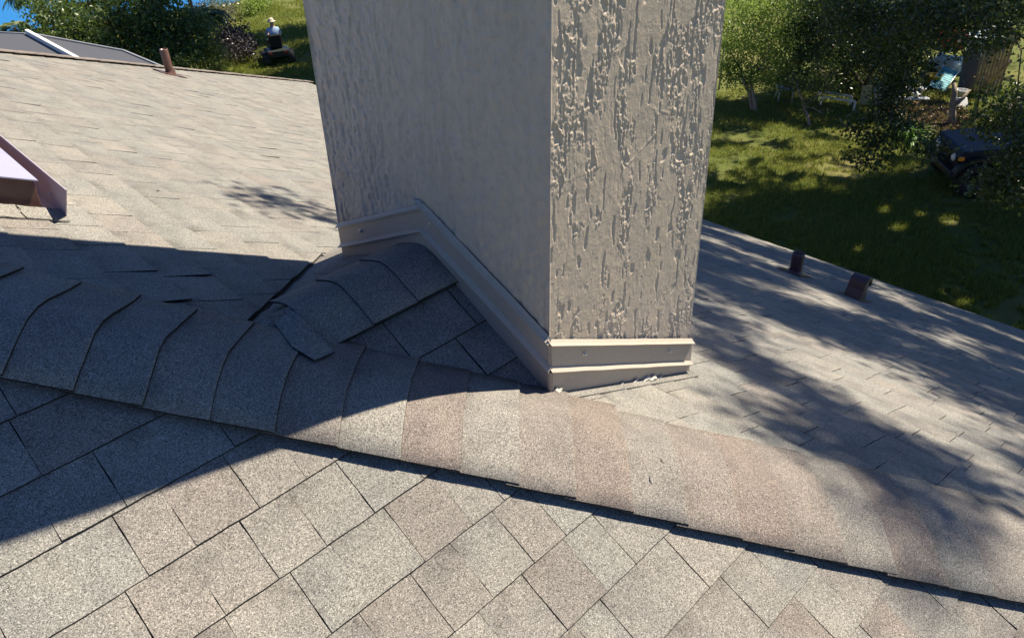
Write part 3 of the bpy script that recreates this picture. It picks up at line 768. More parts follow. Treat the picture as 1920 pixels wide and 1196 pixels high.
def foliage(name, clusters, size, mat, parent, seed, aspect=.5, twig=.17, droop=0, per=14):
    TONE.clear(); P = crown_points(clusters, seed, twig, per); tn = np.concatenate(TONE); kp = gaps(P, np.random.default_rng(seed+5)); P = P[kp]; tn = tn[kp]; V, F = leaves_np(P, size, seed+1, aspect, droop)
    r = np.random.default_rng(seed+2); cols = np.ones((len(P), 4), np.float32); cols[:, 0] = tn
    org = np.array(parent.location) if parent is not None else 0
    return np_mesh(name, V-org, F, mat, parent, colors=np.repeat(cols, 4, axis=0))
def limbs(parent, base, clusters, r0, mat, fork=.45, seed=1, trunks=1, lean=(0, 0)):
    q = random.Random(seed); org = Vector(parent.location); base = Vector(base)
    cen = sum((Vector(c) for c, _, _ in clusters), Vector())/len(clusters)
    mbt = MB(); forks = []
    for t in range(trunks):
        b = base+Vector((q.uniform(-.12, .12), q.uniform(-.12, .12), 0))*(trunks > 1)
        f = b+(cen-b)*fork+Vector((q.uniform(-.3, .3), q.uniform(-.3, .3), 0))*(1+.5*(trunks > 1))
        m = (b+f)/2+Vector((q.uniform(-.12, .12), q.uniform(-.12, .12), 0))
        mbt.tube([b-org-Vector((0, 0, .1)), b-org+Vector((0, 0, .05)), m-org, f-org], [r0*1.35, r0, r0*.82, r0*.66], 9); forks.append(f)
    mbt.build('trunk', mat, parent, smooth=True)
    mbl = MB(); nodes = [(f, r0*.6) for f in forks]; rest = [Vector(c) for c, _, _ in clusters]; rads = {tuple(Vector(c)): r for c, r, _ in clusters}
    near = [(min((i for i in range(len(nodes))), key=lambda i: (nodes[i][0]-c).length), c) for c in rest]
    while rest:
        c, k = min(((c, min(range(len(nodes)), key=lambda i: (nodes[i][0]-c).length*(1 if i else .8))) for c in rest), key=lambda t: (nodes[t[1]][0]-t[0]).length)
        rest.remove(c); f, rf = nodes[k]; rc = max(.012, min(rf*.72, .11)); L = (c-f).length
        m = (f+c)/2+Vector((q.uniform(-.12, .12)*L, q.uniform(-.12, .12)*L, q.uniform(0, .14)*L))
        mbl.tube([f-org, m-org, c-org], [rc*1.2, rc*.95, rc*.75], 6); nodes.append((c, rc)); rad = rads[tuple(c)]
        for s in range(5):
            e_ = c+Vector((q.gauss(0, 1), q.gauss(0, 1), q.gauss(0, .7)))*rad*.55; w_ = min(rc*.5, .03); mbl.tube([c-org, (c+e_)/2-org+Vector((0, 0, .05)), e_-org], [w_, w_*.6, w_*.3], 4)
    mbl.build('limb', mat, parent, smooth=True)
def tree(label, base, clusters, leafsize, lmat, bmat, r0, seed, name='tree', cat='tree', group=None, **kw):
    e = empty(name, tuple(base)); tag(e, label, cat, group)
    limbs(e, base, clusters, r0, bmat, seed=seed, fork=kw.get('fork', .45), trunks=kw.get('trunks', 1))
    foliage('crown', clusters, leafsize, lmat, e, seed, kw.get('aspect', .5), kw.get('twig', .17), kw.get('droop', 0), kw.get('per', 14))
    return e
def cl(lst, dens=1.0): return [(tuple(along(px, py, d)), r_, int(n_*dens)) for px, py, d, r_, n_ in lst]

G1 = 'trees along the right side of the lawn'
# slender light green tree with several stems
b = ground(1415, 205)
tree('light green slender tree with several pale stems beside the chimney', b, cl([(1400, 50, 25, 1.0, 1700), (1365, 85, 25.5, .8, 1300), (1440, 75, 25, .9, 1400), (1455, 15, 25, 1.0, 1600), (1385, 125, 25.5, .55, 700), (1350, 15, 27, 1.1, 1600), (1462, 125, 25, .5, 600), (1410, -30, 25, 1.2, 1400), (1500, -20, 26, 1.0, 1200), (1430, 105, 26, .5, 600), (1400, 150, 25.2, .4, 420), (1450, 155, 25.2, .4, 420), (1425, 130, 25, .4, 420), (1370, 140, 25.4, .4, 420)], 1.15), .085, M_LLIGHT, M_BARKL, .065, 31, group=G1, fork=.5, trunks=3)
# thin tree with pale forked trunk
b = ground(1517, 236)
tree('thin forked tree with mid green leaves and a pale stem at the lawn edge', b, cl([(1490, 150, 25, .55, 650), (1530, 120, 25, .7, 900), (1480, 100, 26, .6, 700), (1550, 170, 25, .5, 500), (1545, 215, 24.4, .28, 160), (1510, 190, 24.6, .3, 170), (1500, 60, 26, .8, 900)]), .08, M_LMID, M_BARKL, .05, 37, group=G1, fork=.35, twig=.14)
# dark trees behind
b = ground(1600, 165)
tree('dark dense tree behind the junk and pale shed wall', b, cl([(1545, 40, 29, 1.3, 2000), (1600, 60, 28.5, 1.2, 1800), (1660, 50, 29, 1.3, 2000), (1590, -10, 29, 1.5, 2000), (1700, 90, 29, .9, 1300), (1640, 125, 28, .8, 1000), (1585, 135, 28, .8, 900), (1555, 90, 28, .8, 1000), (1720, 20, 30, 1.3, 1800), (1690, 150, 28.5, .5, 450), (1620, 165, 27, .45, 350), (1500, 60, 26.5, .9, 1500), (1530, 10, 26, 1.1, 1900), (1570, 100, 26, .8, 1300), (1620, 90, 26, .8, 1300), (1660, 110, 26, .6, 900), (1700, 50, 26, .9, 1400), (1500, 120, 26.5, .5, 500)], 1.5), .09, M_LOAK, M_BARK, .16, 41, group=G1)
b = ground(2090, 190)
tree('dark broad tree over the leaning fence boards', b, cl([(1920, 30, 27, 1.2, 1600), (1900, -20, 28, 1.3, 1700), (1840, 0, 29, 1.2, 1600), (1990, 100, 26, .8, 1000), (1780, 10, 30, 1.2, 1500), (1935, 195, 25, .6, 700), (1890, 222, 24.5, .4, 350), (1930, 200, 24, .7, 700), (1750, -5, 26, .7, 1000), (1820, 15, 25, .7, 1100)], 1.4), .09, M_LOAK, M_BARK, .15, 43, group=G1)

# the big oak at the right whose branches overhang lawn and roof
def sunward(x, y, z, zc):
    t = (zc-z)/SUN.z; return (x+SUN.x*t, y+SUN.y*t, zc)
oc = cl([(1640, 50, 18, .8, 900), (1720, 30, 17, .9, 1100), (1800, 40, 16, .8, 900), (1880, 20, 15.5, .9, 1000), (1585, 20, 18.5, .7, 800), (1700, 110, 17.5, .5, 420),
         (1690, 155, 17.5, .32, 260), (1672, 178, 17.5, .30, 240), (1655, 205, 17.5, .34, 260), (1640, 262, 17.2, .30, 220), (1690, 235, 17, .36, 260), (1610, 300, 17, .20, 100), (1735, 275, 17, .22, 120), (1660, 300, 17, .18, 80), (1600, 240, 17.4, .2, 110),
         (1905, 190, 14.5, .45, 330), (1860, 235, 14.5, .35, 240), (1915, 320, 14, .5, 420), (1870, 345, 14, .33, 220), (1930, 250, 14, .4, 320)])
shade = []
q = random.Random(5)
# foliage high above that dapples the right slope
def onR(px, py):
    v = ray(px, py); n_ = np.array([S, 0, 1.]); return CAMP+v*((CRf-CZ)/(v@n_))
for px, py, rr in [(1365, 640, .17), (1425, 685, .2), (1500, 735, .24), (1570, 785, .22), (1640, 828, .25), (1720, 872, .24), (1800, 900, .18), (1555, 850, .13), (1350, 600, .25), (1330, 655, .12), (1480, 800, .1)]:
    P = onR(px, py); c = sunward(P[0], P[1], P[2], CZ+q.uniform(5.5, 8.5)); shade.append((c, rr, int(60+2600*rr*rr)))
for px, py, rr in ((1700, 950, .09), (1650, 925, .06), (1750, 965, .07)):
    P = onR(px, py); c = sunward(P[0], P[1], P[2], CZ+10.5); shade.append((c, rr, 60))
for gx in np.arange(3.9, 11.2, .80):
    for gy in np.arange(-2.4, 7.6, .80):
        x_ = gx+q.uniform(-.3, .3); y_ = gy+q.uniform(-.3, .3)
        if x_+y_ < SUMH+.5 or project((x_, y_, zR(x_)))[0][0] < 900 and x_ < 6: continue
        if q.random() < (.42 if x_ < 4.7 else .04): continue
        c = sunward(x_, y_, zR(x_), CZ+q.uniform(4.5, 9.5)); shade.append((c, q.uniform(.42, .68), int(q.uniform(520, 1000)*(1 if x_ < 4.7 else 1.35))))
c = sunward(1.85, 4.10, zR(1.85), CZ+4.2); shade.append((c, .20, 70)); c = sunward(2.0, 3.75, zR(2.0), CZ+4.0); shade.append((c, .17, 60))
# and the lower lawn
for px, py, rr, nn in [(1400, 400, 1.0, 900), (1480, 470, 1.0, 950), (1560, 400, 1.0, 1000), (1650, 470, 1.1, 1100), (1720, 400, 1.1, 1200), (1800, 480, 1.2, 1300), (1850, 560, 1.2, 1200), (1880, 420, 1.2, 1300), (1350, 340, .7, 450), (1380, 290, .5, 200), (1640, 380, .9, 800), (1900, 330, 1.1, 1100), (1790, 340, .9, 900), (1700, 330, .4, 180), (1500, 400, .8, 500), (1600, 530, 1.1, 900), (1830, 260, .7, 600), (1960, 480, 1.3, 1200), (1450, 190, .7, 500), (1560, 205, .8, 600), (1640, 195, .5, 300), (1780, 150, .8, 700), (1850, 150, .7, 500), (1830, 330, 1.0, 1000), (1880, 280, 1.0, 1000), (1450, 430, 1.0, 1000), (1580, 450, 1.0, 1100), (1760, 540, 1.1, 1200), (1680, 410, .9, 900)]:
    G_ = ground(px, py); c = sunward(G_.x, G_.y, 0, CZ+q.uniform(.2, 2.6)); shade.append((c, rr, int(nn*2.6)))
for px in np.arange(1340, 2000, 62):
    for py in np.arange(372, 620, 46):
        G_ = ground(px+q.uniform(-18, 18), py+q.uniform(-14, 14))
        if q.random() < .10 or (px < 1420 and py < 400): continue
        c = sunward(G_.x, G_.y, 0, CZ+q.uniform(.6, 4.5)); shade.append((c, q.uniform(.55, .8), int(q.uniform(700, 1150))))
for px in np.arange(1345, 1740, 48):
    for py in np.arange(232, 350, 36):
        G_ = ground(px+q.uniform(-16, 16), py+q.uniform(-10, 10)); c = sunward(G_.x, G_.y, 0, CZ+q.uniform(.3, 3)); shade.append((c, .5, 480))
for px, py in ((1800, 300), (1850, 260), (1900, 250), (1870, 330), (1800, 350), (1760, 370), (1700, 350), (1640, 360), (1920, 300), (1760, 150), (1790, 170), (1850, 120), (1450, 180), (1500, 195), (1350, 195), (1390, 205), (1440, 215)):
    G_ = ground(px, py); c = sunward(G_.x, G_.y, 0, CZ+q.uniform(.6, 3)); shade.append((c, .7, 900))
oc = [(c, r_, int(n_*2.6)) for c, r_, n_ in oc]
oak = empty('tree', (20.5, -2.2, 0)); tag(oak, 'big dark oak overhanging lawn and roof from the right', 'tree', G1)
limbs(oak, (20.5, -2.2, 0), oc+shade, .26, M_BARK, seed=53, fork=.62)
foliage('crown', oc, .085, M_LOAK, oak, 53, .5, .15)
foliage('crown', [(c, r_, int(n_*1.7)) for c, r_, n_ in shade], .115, M_LOAK, oak, 57, .55, .17)

# left: trees and shrubs along the lake
G2 = 'trees and shrubs along the lake shore'
b = ground(200, 62)
tree('broad dark oak standing between pool enclosure and lake', b, cl([(100, 30, 33, 1.0, 1500), (150, 60, 32, 1.1, 1700), (170, 5, 34, 1.3, 1900), (225, 50, 32, 1.3, 2200), (290, 85, 31, 1.1, 1800), (250, 10, 33, 1.3, 1900), (310, 40, 32, 1.2, 1900), (340, 90, 31, .9, 1200), (200, 95, 31, .9, 1300), (300, -10, 33, 1.2, 1500), (115, 80, 32.5, .7, 800), (355, 55, 31.5, .8, 1000), (330, 118, 30, .6, 600)], 1.5), .13, M_LDARK, M_BARK, .2, 61, group=G2, twig=.24, per=60)
b = ground(400, 128)
tree('yellow green leafy shrub at the edge of the shaded lawn', b+Vector((0, 0, 0)), cl([(388, 118, 30.5, .5, 700), (400, 98, 30.8, .45, 600), (378, 96, 31, .45, 500), (405, 125, 30.2, .3, 300)]), .10, M_LYEL, M_BARK, .05, 67, name='shrub', cat='shrub', group=G2, trunks=3)
b = ground(440, 82)
tree('dark purplish bush behind the mower', b, cl([(440, 60, 36, .75, 900), (420, 80, 34, .7, 800), (455, 78, 34, .5, 500), (432, 100, 33, .55, 500), (470, 95, 33, .4, 300)]), .12, leaf_mat('purple_leaf', (.025, .022, .026), (.06, .05, .055), .1, (.12, .08, .1)), M_BARK, .06, 71, name='bush', cat='bush', group=G2, trunks=3)
b = ground(485, 18)
tree('bright lime green bush on the sunlit bank', b, cl([(478, 10, 42, .55, 800), (492, 2, 43, .6, 800), (466, 17, 41.5, .4, 400)]), .11, M_LLIGHT, M_BARK, .05, 73, name='bush', cat='bush', group=G2, trunks=3)
b = ground(405, 32)
tree('sparse shore shrub with dry pale tips before the water', b, cl([(390, 18, 40, .7, 600), (415, 22, 40, .6, 500), (432, 18, 41, .5, 400), (400, 35, 39, .5, 400), (372, 25, 40, .5, 400)]), .11, leaf_mat('dry_leaf', (.09, .11, .06), (.26, .24, .15), .2, (.4, .4, .2)), M_BARK, .05, 79, name='shrub', cat='shrub', group=G2, trunks=3)
def frond_plant(name, label, cat, base, n, L, wd, mat, seed, rise=1.0, stem=0.0, group=None, comp=12):
    e = empty(name, tuple(base)); tag(e, label, cat, group); q = random.Random(seed); top = Vector((0, 0, stem))
    if stem:
        mb = MB(); mb.tube([(0, 0, -.1), (.05, .03, stem*.5), (0, 0, stem)], [.11, .09, .08], 9); mb.build('trunk', M_BARK, e, smooth=True)
    V = []; F = []; C = []
    for i in range(n):
        a = q.uniform(0, 2*math.pi); up = rise*q.uniform(.35, 1.15); l = L*q.uniform(.7, 1.1); d = Vector((math.cos(a), math.sin(a), 0)); sd = Vector((-d.y, d.x, 0))
        pts = []
        for k in range(7):
            t = k/6; pts.append(top+d*l*t*(1-.12*t)*.9+Vector((0, 0, l*(up*t-(.35+.65*up)*t*t))))
        col = q.random()
        if comp == 0:                                 # strap leaves
            for k in range(6):
                w0, w1 = wd*(1-(k/6)**2*.95), wd*(1-((k+1)/6)**2*.98); bi = len(V)
                V += [pts[k]-sd*w0/2, pts[k]+sd*w0/2, pts[k+1]+sd*w1/2, pts[k+1]-sd*w1/2]; F.append((bi, bi+1, bi+2, bi+3)); C += [(col, 0, 0, 1)]*4
        else:
            for k in range(comp):
                t = .15+.85*k/comp; j = min(5, int(t*6)); p = pts[j].lerp(pts[j+1], t*6-j); dd = (pts[j+1]-pts[j]).normalized()
                for sgn in (-1, 1):
                    tip = p+(sd*sgn*.75+dd*.6)*wd*(1.1-.7*t)+Vector((0, 0, -.25*wd)); m = (p+tip)/2; o_ = dd*wd*.055; bi = len(V)
                    V += [p, m+o_, tip, m-o_]; F.append((bi, bi+1, bi+2, bi+3)); C += [(col, 0, 0, 1)]*4
    np_mesh('leaves', np.array([tuple(v) for v in V]), np.array(F), mat, e, colors=np.array(C)); return e
frond_plant('palm_tree', 'small fan of palm fronds catching sun behind the dark oak', 'palm', ground(392, 98), 22, 1.5, .75, M_LPALM, 5, stem=1.3, group=G2)
frond_plant('palm_tree', 'palm with pale fronds rising out of the oak crown', 'palm', ground(370, 62), 22, 1.7, .8, M_LPALM, 6, stem=2.4, group=G2)
frond_plant('palm_tree', 'leaning palm at the water edge left of the dark oak', 'palm', ground(85, 62), 20, 1.6, .8, M_LPALM, 7, stem=1.6, group=G2)
frond_plant('palm_tree', 'low yellowish palm peeking over the screen roof', 'palm', ground(30, 62), 16, 1.1, .6, M_LYEL, 8, stem=.2, group=G2)
frond_plant('strap_leaf_plant', 'bright green plant of long strap leaves beside the leaf litter', 'plant', ground(1702, 262), 85, 1.15, .06, M_LBLADE, 9, rise=1.25, comp=0)
# shade trees hidden by the chimney and the frame top: crowns above the view
tr = [((24+q.uniform(-1.5, 1.5)+a, 25+b_, CZ+1.6+q.uniform(0, 3)), 1.7, 3600) for a in (-6, -4, -2, .5) for b_ in (-3.5, -1, 2, 5.5)]
tree('tall shade tree on the far lawn, its crown above the picture', Vector((25.5, 27.5, 0)), tr, .24, M_LOAK, M_BARK, .28, 83, group=G1, twig=.25)

# ------------------------------------------------------------------ grass on the lawn in view
def grass_patch(n, px0, px1, py0, py1, seed, h=.09, wd=.018):
    r = np.random.default_rng(seed); px = r.uniform(px0, px1, n); py = r.uniform(py0, py1, n)
    v = (px[:, None]-W0/2)*CR+(py[:, None]-H0/2)*CD+FPX*CF; P = CAMP+v*(-CZ/v[:, 2])[:, None]
    P += np.concatenate([r.normal(size=(n, 2))*.25, np.zeros((n, 1))], 1)
    keep = vnoise(P[:, 0]*1.6+50, P[:, 1]*1.6+50, 4)*.6+vnoise(P[:, 0]*7+50, P[:, 1]*7+50, 6)*.4 > .36; P = P[keep]; n = len(P)
    a = r.uniform(0, 2*math.pi, n); d = np.stack([np.cos(a), np.sin(a), np.zeros(n)], 1); s = np.stack([-np.sin(a), np.cos(a), np.zeros(n)], 1)
    hh = (h*r.uniform(.5, 1.4, n))[:, None]; up = np.array([0, 0, 1.])
    V = np.stack([P-s*wd/2-up*.01, P+s*wd/2-up*.01, P+d*hh*.7*r.random((n, 1))+up*hh], 1).reshape(-1, 3)
    c = np.ones((n, 4)); c[:, 0] = r.random(n)
    return V, np.arange(3*n).reshape(n, 3), np.repeat(c, 3, 0)
V, F, C = grass_patch(150000, 1310, 1960, 165, 640, 3)
tag(np_mesh('grass', V, F, M_GRASS, None, colors=C), kind='stuff')
V, F, C = grass_patch(40000, 390, 620, 0, 165, 4, .10, .03)
tag(np_mesh('grass', V, F, M_GRASS, None, colors=C), kind='stuff')
# mulch bed with leaf litter
ml = [ground(*p) for p in ((1640, 195), (1700, 188), (1790, 205), (1830, 215), (1800, 240), (1770, 262), (1748, 285), (1728, 262), (1740, 240), (1700, 215), (1650, 212))]
sheet('mulch_bed', [(p.x, p.y) for p in ml], .012, M_MULCH)
r = np.random.default_rng(8); n = 5000; px = r.normal(1755, 35, n); py = r.normal(228, 18, n); v = (px[:, None]-W0/2)*CR+(py[:, None]-H0/2)*CD+FPX*CF
P = CAMP+v*(-CZ/v[:, 2])[:, None]; P[:, 2] = r.uniform(.015, .05, n); V, F = leaves_np(P, .10, 9); c = np.ones((n, 4)); c[:, 0] = r.random(n)
tag(np_mesh('leaf_litter', V, F, M_LITTER, None, colors=np.repeat(c, 4, 0)), kind='stuff')

# ------------------------------------------------------------------ things on the right
WOOD = simple('weathered_board', (.34, .26, .16), .85, var=.3, scale=9, bmp=.01)
def fence():
    a, bq = ground(1822, 172), ground(1868, 178)
    e = empty('fence_panel', tuple(a)); tag(e, 'leaning section of weathered tan wooden fence boards', 'fence panel')
    d = (bq-a); n = 9
    for i in range(n):
        p = d*(i/(n-1)); h = 1.85+.08*random.random(); lean = Vector((.25, .1, 0))
        mb = MB(); mb.prism([p, p+d*.085, p+d*.085+lean+Vector((0, 0, h)), p+lean+Vector((0, 0, h))], (.03, .03, 0)); mb.build('board', WOOD, e)
    for z in (.4, 1.4):
        mb = MB(); mb.tube([Vector((.08, .08, z))+Vector((.25, .1, 0))*z/1.9, d+Vector((.08, .08, z))+Vector((.25, .1, 0))*z/1.9], .035, 4); mb.build('rail', WOOD, e)
fence()
def pole(name, label, cat, p, q_, r_, mat, group=None):
    e = empty(name, tuple(p)); tag(e, label, cat, group)
    mb = MB(); mb.tube([Vector((0, 0, 0)), (q_-p)*.5+Vector((0, 0, -.02)), q_-p], [r_, r_*.95, r_*.85], 8); mb.build('shaft', mat, e, smooth=True)
    mb = MB(); mb.tube([(q_-p)*.985, (q_-p)*1.01], r_*1.02, 8); mb.build('end_cap', mat, e); return e
pole('wooden_pole', 'peeled wooden pole leaning beside the fence boards', 'pole', ground(1838, 170), along(1893, 116, 26.5), .06, WOOD)
pole('post', 'thin grey post at the edge of the chimney', 'post', ground(1348, 168), ground(1348, 168)+Vector((0, 0, 1.6)), .035, M_GREY)
TURQ = simple('turquoise_webbing', (.06, .33, .40), .6, var=.2); ALU = simple('pale_aluminium', (.6, .6, .58), .35, .5)
def lounger():
    a = ground(1752, 172); e = empty('folding_lounger', tuple(a)); tag(e, 'turquoise webbed folding lounger propped upright among the junk', 'lounger')
    up = (along(1788, 122, 30)-a).normalized(); sd = Vector(CR).normalized()*.30; sd = (sd-up*sd.dot(up)); L = 1.55; nrm = up.cross(sd).normalized()
    for i in range(11):
        mb = MB(); c = up*(.15+L*.85*i/11+.05); mb.prism([c-sd, c+sd, c+sd+up*.10, c-sd+up*.10], nrm*.012); mb.build('strap', TURQ, e)
    mb = MB(); mb.tube([-sd*1.08, -sd*1.08+up*L, up*(L+.14), sd*1.08+up*L, sd*1.08], .018, 6); mb.build('frame', ALU, e, smooth=True)
lounger()
def cloth_bag(name, label, cat, c, r_, mat, seed, sq=(1, 1, 1.1)):
    bm = bmesh.new(); bmesh.ops.create_icosphere(bm, subdivisions=3, radius=1); q = random.Random(seed); ph = [q.uniform(0, 6) for _ in range(6)]
    for v in bm.verts:
        k = 1+.14*math.sin(5*v.co.x+ph[0])*math.sin(4*v.co.y+ph[1])+.10*math.sin(9*v.co.z+ph[2]+6*v.co.x); zc = v.co.z
        if zc > .6: k *= 1-.55*(zc-.6)/.4
        v.co = Vector((v.co.x*k*r_*sq[0], v.co.y*k*r_*sq[1], max(v.co.z*k*r_*sq[2], -.55*r_)))
    me = bpy.data.meshes.new(name); bm.to_mesh(me); bm.free(); e = empty(name, tuple(c)); o = link_mesh('sack', me, mat, e); tag(e, label, cat)
    for p in me.polygons: p.use_smooth = True
    mb = MB(); mb.tube([(0, 0, r_*sq[2]*.80), (.03, .02, r_*sq[2]*1.0), (.08, .0, r_*sq[2]*1.12)], [.05, .035, .06], 8); mb.build('tied_neck', mat, e, smooth=True)
BLUEW = simple('pale_blue_plastic', (.42, .52, .56), .4, var=.2); RED = simple('red_plastic', (.36, .035, .03), .45); YEL = simple('yellow_plastic', (.45, .36, .05), .5)
cloth_bag('plastic_sack', 'pale blue white plastic sack slumped above the turquoise lounger', 'sack', ground(1768, 138)+Vector((0, 0, .25)), .48, BLUEW, 2)
cloth_bag('plastic_sack', 'dark navy sack beside the pale one', 'sack', ground(1752, 138)+Vector((0, 0, .2)), .36, simple('navy_plastic', (.012, .018, .05), .4), 3)
cloth_bag('plastic_sack', 'red and faded sack behind the thin metal frame', 'sack', ground(1781, 88)+Vector((0, 0, .3)), .5, RED, 4)
def tub(name, label, c, mat, r_=.25, h=.3):
    e = empty(name, tuple(c)); tag(e, label, 'tub'); mb = MB(); mb.lathe([(.001, 0), (r_*.8, 0), (r_, h), (r_*1.06, h), (r_*1.06, h-.03), (r_*.95, h-.03), (r_*.75, .02), (.001, .02)], (0, 0, 0), 18); mb.build('shell', mat, e, smooth=True)
    mb = MB(); mb.lathe([(r_*1.03, h-.005), (r_*1.09, h+.005), (r_*1.03, h+.015), (r_*.98, h+.005), (r_*1.03, h-.005)], (0, 0, 0), 18); mb.build('rim', mat, e, smooth=True)
tub('plastic_tub', 'yellow plastic tub at the foot of the lounger', ground(1746, 158), YEL)
tub('plastic_tub', 'small white bucket in the clutter by the mulch', ground(1800, 186), M_WHITE, .17, .28)
def frame_shed():
    a, bq = ground(1782, 132), ground(1850, 128); e = empty('open_shelter', tuple(a)); tag(e, 'open shelter with thin metal frame and a rusty red roof edge', 'shelter'); d = bq-a; dep = Vector((2.2, .3, 0))
    for p in (Vector(), d, dep, d+dep):
        mb = MB(); mb.tube([p, p+Vector((0, 0, 2.1))], .03, 6); mb.build('post', ALU, e)
    z = Vector((0, 0, 2.12)); mb = MB(); mb.tube([z, z+d], .03, 6); mb.build('rail', ALU, e); mb = MB(); mb.tube([Vector((0, 0, .95)), d+Vector((0, 0, .95))], .02, 6); mb.build('rail', ALU, e)
    z = Vector((0, 0, 2.16)); n = d.cross(dep).normalized(); mb = MB(); mb.prism([z-d*.06, z+d*1.06, z+d*1.06+dep+Vector((0, 0, .25)), z-d*.06+dep+Vector((0, 0, .25))], (0, 0, .06)); mb.build('roof_sheet', simple('rust_red', (.16, .03, .022), .7, var=.4), e)
    mb = MB(); mb.prism([dep, dep+d, dep+d+Vector((0, 0, 2.1)), dep+Vector((0, 0, 2.1))], dep.normalized()*.04); mb.build('back_panel', simple('dark_panel', (.02, .022, .035), .7), e)
frame_shed()
PLY = simple('yellowed_plywood', (.40, .35, .20), .8, var=.2)
def panel(name, label, p, wid, h, lean, mat, cat='board', rz=None):
    e = empty(name, tuple(p)); tag(e, label, cat); sd = Vector(CR).normalized()*wid; sd.z = 0; up = Vector((lean*.7, lean*.7, h))
    mb = MB(); mb.prism([Vector(), sd, sd+up, up], (.02, .03, 0)); mb.build('sheet', mat, e)
    mb = MB(); mb.prism([up-up*.03, sd+up-up*.03, sd+up*1.01, up*1.01], (.035, .05, 0)); mb.build('edge_strip', mat, e)
panel('plywood_sheet', 'yellowish plywood sheet standing behind the dark tree', ground(1612, 197), .30, .55, .1, PLY)
panel('scrap_sheet', 'white scrap sheet leaning under the low branches', ground(1640, 196), .75, .42, .25, M_WHITE)
panel('scrap_sheet', 'dark slate coloured sheet leaning left of the fence boards', ground(1796, 168), .5, 1.1, .2, simple('slate_sheet', (.07, .075, .10), .6))
panel('scrap_sheet', 'pale blue sheet hanging over the fence boards', ground(1826, 122), .45, .9, .2, BLUEW)
panel('scrap_sheet', 'bright bluish white sheet lying across the shelter edge', along(1822, 72, 27.5), .75, .10, .5, simple('ice_sheet', (.6, .7, .75), .35))
def plank_on_ground(label, p, q_, th, mat):
    e = empty('plank', tuple(p)); tag(e, label, 'plank', 'loose planks by the mulch bed'); d = q_-p; s = d.cross(Vector((0, 0, 1))).normalized()*.11
    mb = MB(); mb.prism([-s, s, d+s, d-s], (0, 0, th)); mb.build('board', mat, e, bevel=.004)
plank_on_ground('pale board lying flat along the top of the mulch bed', ground(1684, 196)+Vector((0, 0, .18)), ground(1738, 197)+Vector((0, 0, .18)), .04, M_WHITE)
plank_on_ground('short grey board propped on the pale one', ground(1697, 182)+Vector((0, 0, .3)), ground(1718, 193)+Vector((0, 0, .22)), .03, M_GREY)
e = empty('garden_lamp', tuple(ground(1722, 195))); tag(e, 'small white garden lamp on a thin stem by the boards', 'lamp')
mb = MB(); mb.tube([(0, 0, 0), (0, 0, .48)], .014, 6); mb.build('stem', ALU, e)
mb = MB(); mb.lathe([(.001, .56), (.06, .545), (.13, .50), (.13, .485), (.001, .49)], (-.08, 0, 0), 14); mb.build('shade', M_WHITE, e, smooth=True)
def bench(label, p, q_, h):
    e = empty('white_frame', tuple(p)); tag(e, label, 'frame'); d = q_-p; dep = Vector((.4, .3, 0))
    mb = MB(); mb.box(d/2+Vector((0, 0, h)), (d.length, .06, .05), d.to_track_quat('X', 'Z').to_matrix()); mb.build('rail', M_WHITE, e)
    mb = MB(); mb.box(d/2+Vector((0, 0, h))+dep, (d.length, .06, .05), d.to_track_quat('X', 'Z').to_matrix()); mb.build('rail', M_WHITE, e)
    for pp in (Vector(), d, dep, d+dep):
        mb = MB(); mb.box(pp+Vector((0, 0, h/2)), (.05, .05, h)); mb.build('leg', M_WHITE, e)
bench('low white rail frame under the dark trees', ground(1538, 198), ground(1600, 208), .28)
e = empty('garden_chair', tuple(ground(1452, 184))); tag(e, 'bent white tube garden chair frame in tree shade', 'chair'); d = ground(1480, 184)-ground(1452, 184); u = Vector((0, 0, 1)); bk = Vector((.35, .35, 0))
mb = MB(); mb.tube([Vector((0, 0, 0)), d*.35+u*.75, d*.95+u*.72, d*1.15+u*.1], .022, 6); mb.build('back_tube', M_WHITE, e, smooth=True)
mb = MB(); mb.tube([-bk*.8, -bk*.8+u*.35, u*.38, d*.9+u*.38, d*.9-bk*.8+u*.35, d*.9-bk*.8], .02, 6); mb.build('seat_tube', M_WHITE, e, smooth=True)
mb = MB(); mb.prism([u*.39, d*.9+u*.39, d*.9-bk*.8+u*.36, -bk*.8+u*.36], (0, 0, .015)); mb.build('seat', M_GREY, e)
# gnarled stump with bits of white scrap
e = empty('tree_stump', tuple(ground(1783, 235))); tag(e, 'twisted pale grey stump rising between mulch and vehicle', 'stump')
mb = MB(); mb.tube([(0, 0, -.05), (.06, .05, .25), (.02, .12, .5), (.16, .2, .85), (.2, .3, 1.1)], [.15, .10, .09, .075, .05], 9); mb.build('trunk', M_BARKL, e, smooth=True)
mb = MB(); mb.tube([(.02, .12, .5), (.2, -.05, .75), (.38, -.1, .95)], [.07, .05, .03], 7); mb.build('limb', M_BARKL, e, smooth=True)
panel('scrap_sheet', 'crumpled white scrap beside the twisted stump', ground(1792, 202), .38, .22, .2, M_WHITE)
